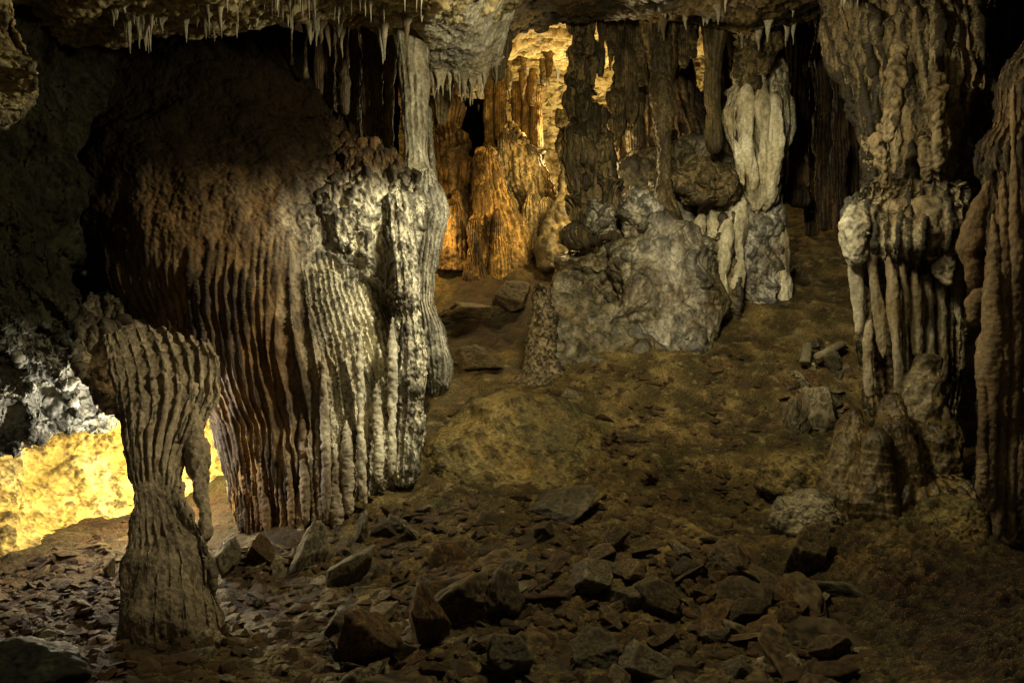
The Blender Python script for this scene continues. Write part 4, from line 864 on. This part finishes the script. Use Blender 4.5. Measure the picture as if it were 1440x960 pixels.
rock('rock', 597, 866, 50, 112, 'upright brown block with a split face standing in the front rubble', mat='rock_red', i=0, rot=.3)
rock('rock', 660, 852, 86, 62, 'broad dark wedge of rock leaning beside the upright split block', mat='rock', i=1, tilt=(.1, -.35))
rock('rock', 700, 848, 66, 66, 'dark slab with a flat sloping face in front of the broad wedge', mat='rock', i=2, tilt=(-.2, .2))
rock('rock', 516, 902, 78, 92, 'big rounded brown block at the front, left of the upright split block', mat='rock_red', i=3)
rock('rock', 712, 924, 76, 66, 'grey topped angular rock at the bottom of the picture', mat='rock_grey', i=4, rot=.2)
rock('rock', 842, 914, 84, 50, 'flat grey six-sided slab lying face up in the front rubble', mat='rock_grey', i=5, tilt=(.25, .05), depth=1.1)
rock('rock', 830, 812, 76, 48, 'dark flat slab tilted towards the left, topmost of the slab pile', mat='rock_grey', i=6, tilt=(.2, -.3), depth=1.1)
rock('rock', 890, 800, 46, 36, 'square brown slab at the top of the slab pile', mat='rock', i=7, tilt=(.2, 0), depth=1.1)
rock('rock', 880, 840, 68, 44, 'pointed grey brown slab below the square slab', mat='rock_grey', i=8, tilt=(.25, -.15), depth=1.1)
rock('rock', 930, 846, 72, 48, 'wide grey brown slab right of the pointed slab', mat='rock', i=9, tilt=(.25, .1), depth=1.1)
rock('rock', 910, 934, 80, 58, 'broad cracked slab at the bottom edge beside the flat grey slab', mat='rock_grey', i=10, tilt=(.2, .1), depth=1.1)
rock('rock', 722, 796, 48, 36, 'small grey rock with a rounded top above the leaning slabs', mat='rock_grey', i=11)
rock('rock', 532, 945, 50, 34, 'yellowish angular stone at the bottom edge left', mat='rock_pale', i=12)
rock('rock', 608, 944, 38, 36, 'ochre angular stone at the bottom edge beside the big brown block', mat='rock_red', i=13)
rock('rock', 433, 784, 52, 106, 'pale leaning slab standing upright against the foot of the great curtain', mat='rock_pale', i=14, rot=.1, tilt=(0, .22), depth=.5, d=5.35)
rock('rock', 369, 776, 44, 42, 'brown block lying under the curtain left of the pale leaning slab', mat='rock_red', i=15, tilt=(0, .5))
rock('rock', 500, 796, 46, 70, 'dark grey slab leaning to the right, beside the pale leaning slab', mat='rock_grey', i=16, tilt=(0, .55), depth=.5)
rock('rock', 509, 746, 22, 46, 'small upright grey stone under the right end of the curtain', mat='rock_grey', i=17)
rock('rock', 551, 718, 40, 20, 'flat stone lying across the small stones by the curtain foot', mat='rock', i=18)
rock('rock', 545, 742, 34, 26, 'blocky brown stone below the flat stone by the curtain foot', mat='rock', i=19)
rock('rock', 562, 738, 24, 28, 'olive rounded stone beside the blocky stone by the curtain foot', mat='rock_grey', i=20)
st = rock('rock', 1143, 772, 58, 80, 'dark broken stump with a cracked top standing on the ochre floor', cat='rock', mat='rock', i=21, rot=.2)
rock('rock', 1152, 832, 84, 36, 'long grey stone lying like a log below the dark stump', mat='rock_grey', i=22, tilt=(0, .15), depth=.6)
rock('rock', 1022, 788, 76, 46, 'dark jumbled rock at the upper right of the rubble', mat='rock', i=23, tilt=(.1, .2))
rock('rock', 1050, 856, 72, 40, 'slanted brown slab pointing up to the right in the rubble', mat='rock', i=24, tilt=(.1, -.5), depth=.7)
rock('rock', 1110, 870, 40, 38, 'brown block under the long grey stone', mat='rock_red', i=25)
rock('rock', 1090, 898, 40, 26, 'olive rounded stone in the right part of the rubble', mat='rock_grey', i=26)
rock('rock', 1128, 906, 28, 20, 'small grey oval stone at the right border of the rubble', mat='rock_grey', i=27)
rock('rock', 1162, 912, 60, 46, 'dark brown block at the right border of the rubble', mat='rock', i=28)
rock('rock', 1005, 894, 48, 32, 'olive brown stone left of the dark front rocks', mat='rock_grey', i=29)
rock('rock', 1040, 945, 56, 44, 'upright greenish slab at the bottom edge on the right', mat='rock_grey', i=30, tilt=(0, .5))
rock('rock', 975, 800, 40, 40, 'dark upright stone in the middle of the upper rubble', mat='rock', i=31)
rock('rock', 863, 752, 42, 44, 'dark lumpy rock at the upper edge of the rubble', mat='rock', i=32)
rock('rock', 768, 746, 24, 32, 'small knobbly stone below the smooth flat slab', mat='rock', i=33)
rock('rock', 788, 712, 112, 42, 'large smooth grey green slab lying flush on the earth floor', mat='rock_grey', i=34, tilt=(.35, -.2), depth=1.4)
rock('rock', 885, 616, 64, 18, 'flat brown slab lying on the middle floor', mat='rock', i=35, tilt=(0, .1), depth=.8)
rock('rock', 800, 556, 24, 16, 'small pale stone lying alone on the middle floor', mat='rock_pale', i=36)
rock('rock', 1152, 568, 48, 74, 'short upright grey brown stone at the foot of the stone heap on the right', mat='rock_pale', i=37, tilt=(0, .05))
rock('rock', 1113, 588, 34, 52, 'dark upright stone left of the short grey brown stone', mat='rock_grey', i=38)
rock('rock', 1172, 514, 30, 30, 'rounded grey stone on top of the heap on the right', mat='rock_grey', i=39)
rock('rock', 1132, 545, 22, 18, 'ochre stone in the middle of the heap on the right', mat='rock_pale', i=40)
rock('rock', 1192, 520, 18, 16, 'small round grey stone against the organ pipes', mat='rock_grey', i=41)
rock('rock', 1134, 530, 20, 14, 'small flat brown stone on the left of the heap on the right', mat='rock_red', i=42)
rock('rock', 152, 800, 14, 32, 'bright yellow lit stone standing in the left hollow', mat='rock_pale', i=43, tilt=(0, .3))
rock('rock', 64, 892, 38, 14, 'bright flat stone lying in the reddish earth of the left hollow', mat='rock_pale', i=44)
rock('rock', 325, 778, 34, 70, 'rounded ochre stone between pillar foot and curtain', mat='rock_pale', i=45)
rock('boulder', 45, 945, 190, 96, 'dark greenish boulder in the bottom left corner', cat='boulder', mat='rock_dark', i=46, rot=.1, d=3.2)
rock('rock', 712, 425, 60, 44, 'dark block on the step of the passage, left of the stalagmite stub', mat='rock', i=47)
rock('rock', 662, 440, 84, 40, 'dark brown boulder on the left of the passage step', mat='rock', i=48)
rock('rock', 660, 505, 90, 34, 'low brown rock at the foot of the passage step', mat='rock', i=49)
rock('rock', 775, 365, 44, 30, 'brown rock wedge at the right of the passage floor', mat='rock_red', i=50)
rock('rock', 640, 338, 18, 14, 'amber stone on the left edge of the passage floor', mat='rock_red', i=51)
rock('rock', 1065, 392, 64, 34, 'smooth brown boulder below the cream column', mat='rock_red', i=52)
tube('broken_stalactite', [(1146, 503, 7.55), (1165, 494, 7.6), (1188, 482, 7.65)], [5, 6, 6, 5], M['rock_pale'], None, 24, 50, [('fbm', .012, 6)], label='broken piece of stalactite lying slanted on top of the stone heap', cat='stalactite')
tube('broken_stalactite', [(1160, 496, 7.75), (1178, 487, 7.75), (1190, 483, 7.75)], [4, 4, 4], M['rock_pale'], None, 24, 50, [('fbm', .012, 6)], label='thinner stalactite fragment behind the slanted one on the stone heap', cat='stalactite')
tube('broken_stalactite', [(1136, 482, 7.7), (1134, 497, 7.65), (1132, 512, 7.6)], [6, 7, 8], M['rock_pale'], None, 24, 50, [('fbm', .014, 6)], label='stub of stalactite standing upright on the left of the stone heap', cat='stalactite')

# scattered stones
def in_poly(x, y, poly):
    c = np.zeros(len(x), bool); n = len(poly)
    for i in range(n):
        (x1, y1), (x2, y2) = poly[i], poly[(i + 1) % n]
        k = ((y1 > y) != (y2 > y)) & (x < (x2 - x1) * (y - y1) / (y2 - y1 + 1e-9) + x1)
        c ^= k
    return c
FRONT = [(150, 1000), (215, 915), (300, 850), (330, 775), (430, 760), (540, 720), (580, 700), (640, 725), (720, 745), (820, 755), (900, 765), (1000, 765), (1080, 790), (1110, 820), (1190, 860), (1230, 930), (1240, 1000)]
LEFT = [(-80, 1000), (-80, 850), (0, 812), (100, 765), (195, 728), (200, 790), (170, 850), (190, 930), (170, 1000)]
HEAP = [(1098, 560), (1118, 505), (1150, 482), (1190, 482), (1200, 530), (1190, 590), (1145, 610), (1105, 598)]
MIDF = [(600, 720), (640, 560), (800, 520), (1000, 500), (1100, 480), (1120, 620), (1080, 760), (900, 760), (720, 740)]
def scatter(poly, n):
    out = []
    while len(out) < n:
        x = rng.uniform(-4, 5, 6000); y = rng.uniform(3, 9, 6000)
        z = floor_z(x, y)
        px, py, d = project(np.stack([x, y, z], 1))
        k = in_poly(px, py, poly)
        out += list(np.stack([x, y, z], 1)[k])
    out = np.array(out[:n]); return out
SLABS = [(560, 830), (640, 770), (760, 770), (860, 775), (980, 780), (1080, 800), (1160, 880), (1200, 1000), (480, 1000), (470, 900)]
def stones(poly, n, lo, hi, mats, label, group, lift=.35, flat=1.0):
    for p in scatter(poly, n):
        m = mats[int(rng.integers(len(mats)))]
        o = link('rock', rmesh(m, int(rng.integers(0, 14)), False))
        s = lo * (hi / lo) ** (rng.random() ** 1.6)
        o.scale = (s * rng.uniform(.8, 1.4), s * rng.uniform(.7, 1.2), s * rng.uniform(.25, .6) * flat)
        o.location = (p[0], p[1], p[2] + s * lift * rng.uniform(.4, 1.3))
        o.rotation_euler = (rng.normal(0, .35), rng.normal(0, .35), rng.uniform(0, 6.28))
        tag(o, label, 'rock', group)
stones(FRONT, 150, .035, .10, ['rock', 'rock', 'rock_red', 'rock_grey', 'rock_pale'], 'loose angular dark brown stone in the front rubble slope', 'loose stones of the front rubble slope')
stones(LEFT, 52, .035, .10, ['rock_red', 'rock_red', 'rock_red', 'rock'], 'loose reddish stone on the sloping floor of the left hollow', 'loose stones in the left hollow')
stones(SLABS, 80, .08, .165, ['rock', 'rock_grey', 'rock_red', 'rock'], 'flat dark slab of broken rock overlapping others in the front rubble', 'flat slabs of the front rubble', lift=.22, flat=.5)
stones(HEAP, 38, .05, .115, ['rock_pale', 'rock_grey', 'rock_red'], 'small stone of the heap at the foot of the organ pipes', 'stones of the heap on the right', lift=.8)

def pebbles(poly, n, lo, hi, lift=.25):
    P0 = scatter(poly, n)
    base = [rock_verts(I2, 900 + j, 9, 1.0) for j in range(24)]
    vs, fs = [], []
    for j, p in enumerate(P0):
        s = lo * (hi / lo) ** (rng.random() ** 1.8)
        a, b = rng.uniform(0, 6.28), rng.normal(0, .5)
        R1 = np.array([[math.cos(a), -math.sin(a), 0], [math.sin(a), math.cos(a), 0], [0, 0, 1]])
        R2 = np.array([[1, 0, 0], [0, math.cos(b), -math.sin(b)], [0, math.sin(b), math.cos(b)]])
        v = base[j % 24] * np.array([rng.uniform(.7, 1.5), rng.uniform(.7, 1.1), rng.uniform(.25, .6)]) * s
        vs.append(v @ R2.T @ R1.T + p + [0, 0, s * lift]); fs.append(F2 + j * len(I2))
    return np.concatenate(vs), np.concatenate(fs)
v1, f1 = pebbles(FRONT, 3600, .010, .06)
v2, f2 = pebbles(LEFT, 3000, .008, .045)
v3, f3 = pebbles(MIDF, 5600, .006, .036)
v5, f5 = pebbles(MIDF, 520, .025, .075, .08)
v4, f4 = pebbles(HEAP, 260, .012, .04)
def stuff(name, parts, mat, label):
    vv, ff, k = [], [], 0
    for v, f in parts:
        vv.append(v); ff.append(f + k); k += len(v)
    me = mesh_data('rubble', np.concatenate(vv), None, mat, None, tris=np.concatenate(ff))
    tag(link(name, me), label, 'rubble', kind='stuff')
stuff('rubble', ((v1, f1), (v3, f3), (v4, f4), (v5, f5)), M['rubble'], 'fine brown rubble and gravel covering the front floor')
stuff('rubble', ((v2, f2),), M['rubble_red'], 'dark reddish rubble on the sloping floor of the lit hollow')

# ------------------------------------------------------------------ lamps, world, camera
def lamp(name, loc, col, power, size=.1, spot=None, target=None, blend=.8):
    l = bpy.data.lights.new(name, 'SPOT' if spot else 'POINT'); l.color = col; l.energy = power; l.shadow_soft_size = size
    o = bpy.data.objects.new(name, l); C.objects.link(o); o.location = [float(v) for v in loc]
    if spot:
        l.spot_size = math.radians(spot); l.spot_blend = blend
        import mathutils
        o.rotation_euler = mathutils.Vector([float(v) for v in np.asarray(target) - np.asarray(loc)]).to_track_quat('-Z', 'Y').to_euler()
    return o
lamp('hollow_lamp', P(240, 632, 6.5), (1.0, .79, .36), 108, .05)
lamp('overhang_fill', P(190, 612, 5.75), (1.0, .91, .76), 64, .04)  # second lamp added in the hollow to light the overhang's outer facets
lamp('chamber_lamp', P(815, 205, 12.4), (1.0, .80, .42), 210, .08)
lamp('amber_lamp', P(610, 315, 10.6), (1.0, .62, .17), 44, .12)
lamp('amber_lamp', P(815, 240, 10.1), (1.0, .74, .32), 120, .12)  # second amber lamp added behind the tiered column to brighten the mound
lamp('main_lamp', P(880, -45, 4.9), (1.0, .87, .54), 205, .12)
lamp('curtain_fill', P(930, -70, 4.9), (1.0, .89, .62), 320, .08, spot=66, target=P(520, 430, 6.3), blend=1.0)  # unseen spot added to brighten the curtain's pale right side
lamp('side_fill', P(960, -75, 4.4), (1.0, .88, .58), 320, .20, spot=76, target=P(1010, 400, 8.2), blend=.9)  # unseen spot added to light boulder and right column from the front
lamp('front_fill', np.array([-2.2, 1.0, CAMZ - .65]), (1.0, .80, .46), 6, .2)  # weak unseen lamp added at front left as general fill

sc = bpy.context.scene
w = bpy.data.worlds.new('World'); sc.world = w; w.use_nodes = True
nt = w.node_tree; bg = nt.nodes['Background']
sky = nt.nodes.new('ShaderNodeTexSky'); sky.sky_type = 'NISHITA'; sky.sun_disc = False
sky.sun_elevation = math.radians(20); sky.sun_rotation = math.radians(180)
nt.links.new(sky.outputs[0], bg.inputs[0]); bg.inputs[1].default_value = .004

cam = bpy.data.cameras.new('Camera'); co = bpy.data.objects.new('Camera', cam); C.objects.link(co)
cam.sensor_width = 36; cam.lens = FPX * 36 / 1440; cam.clip_end = 200; cam.clip_start = .05
co.location = CAM; co.rotation_euler = (math.pi / 2 - PITCH, 0, 0)
sc.camera = co
sc.render.engine = 'CYCLES'
sc.cycles.use_denoising = True
sc.cycles.max_bounces = 5; sc.cycles.diffuse_bounces = 3; sc.cycles.glossy_bounces = 2; sc.cycles.transmission_bounces = 0
sc.cycles.sample_clamp_indirect = 2
sc.view_settings.view_transform = 'Standard'; sc.view_settings.look = 'None'; sc.view_settings.exposure = 0; sc.view_settings.gamma = 1
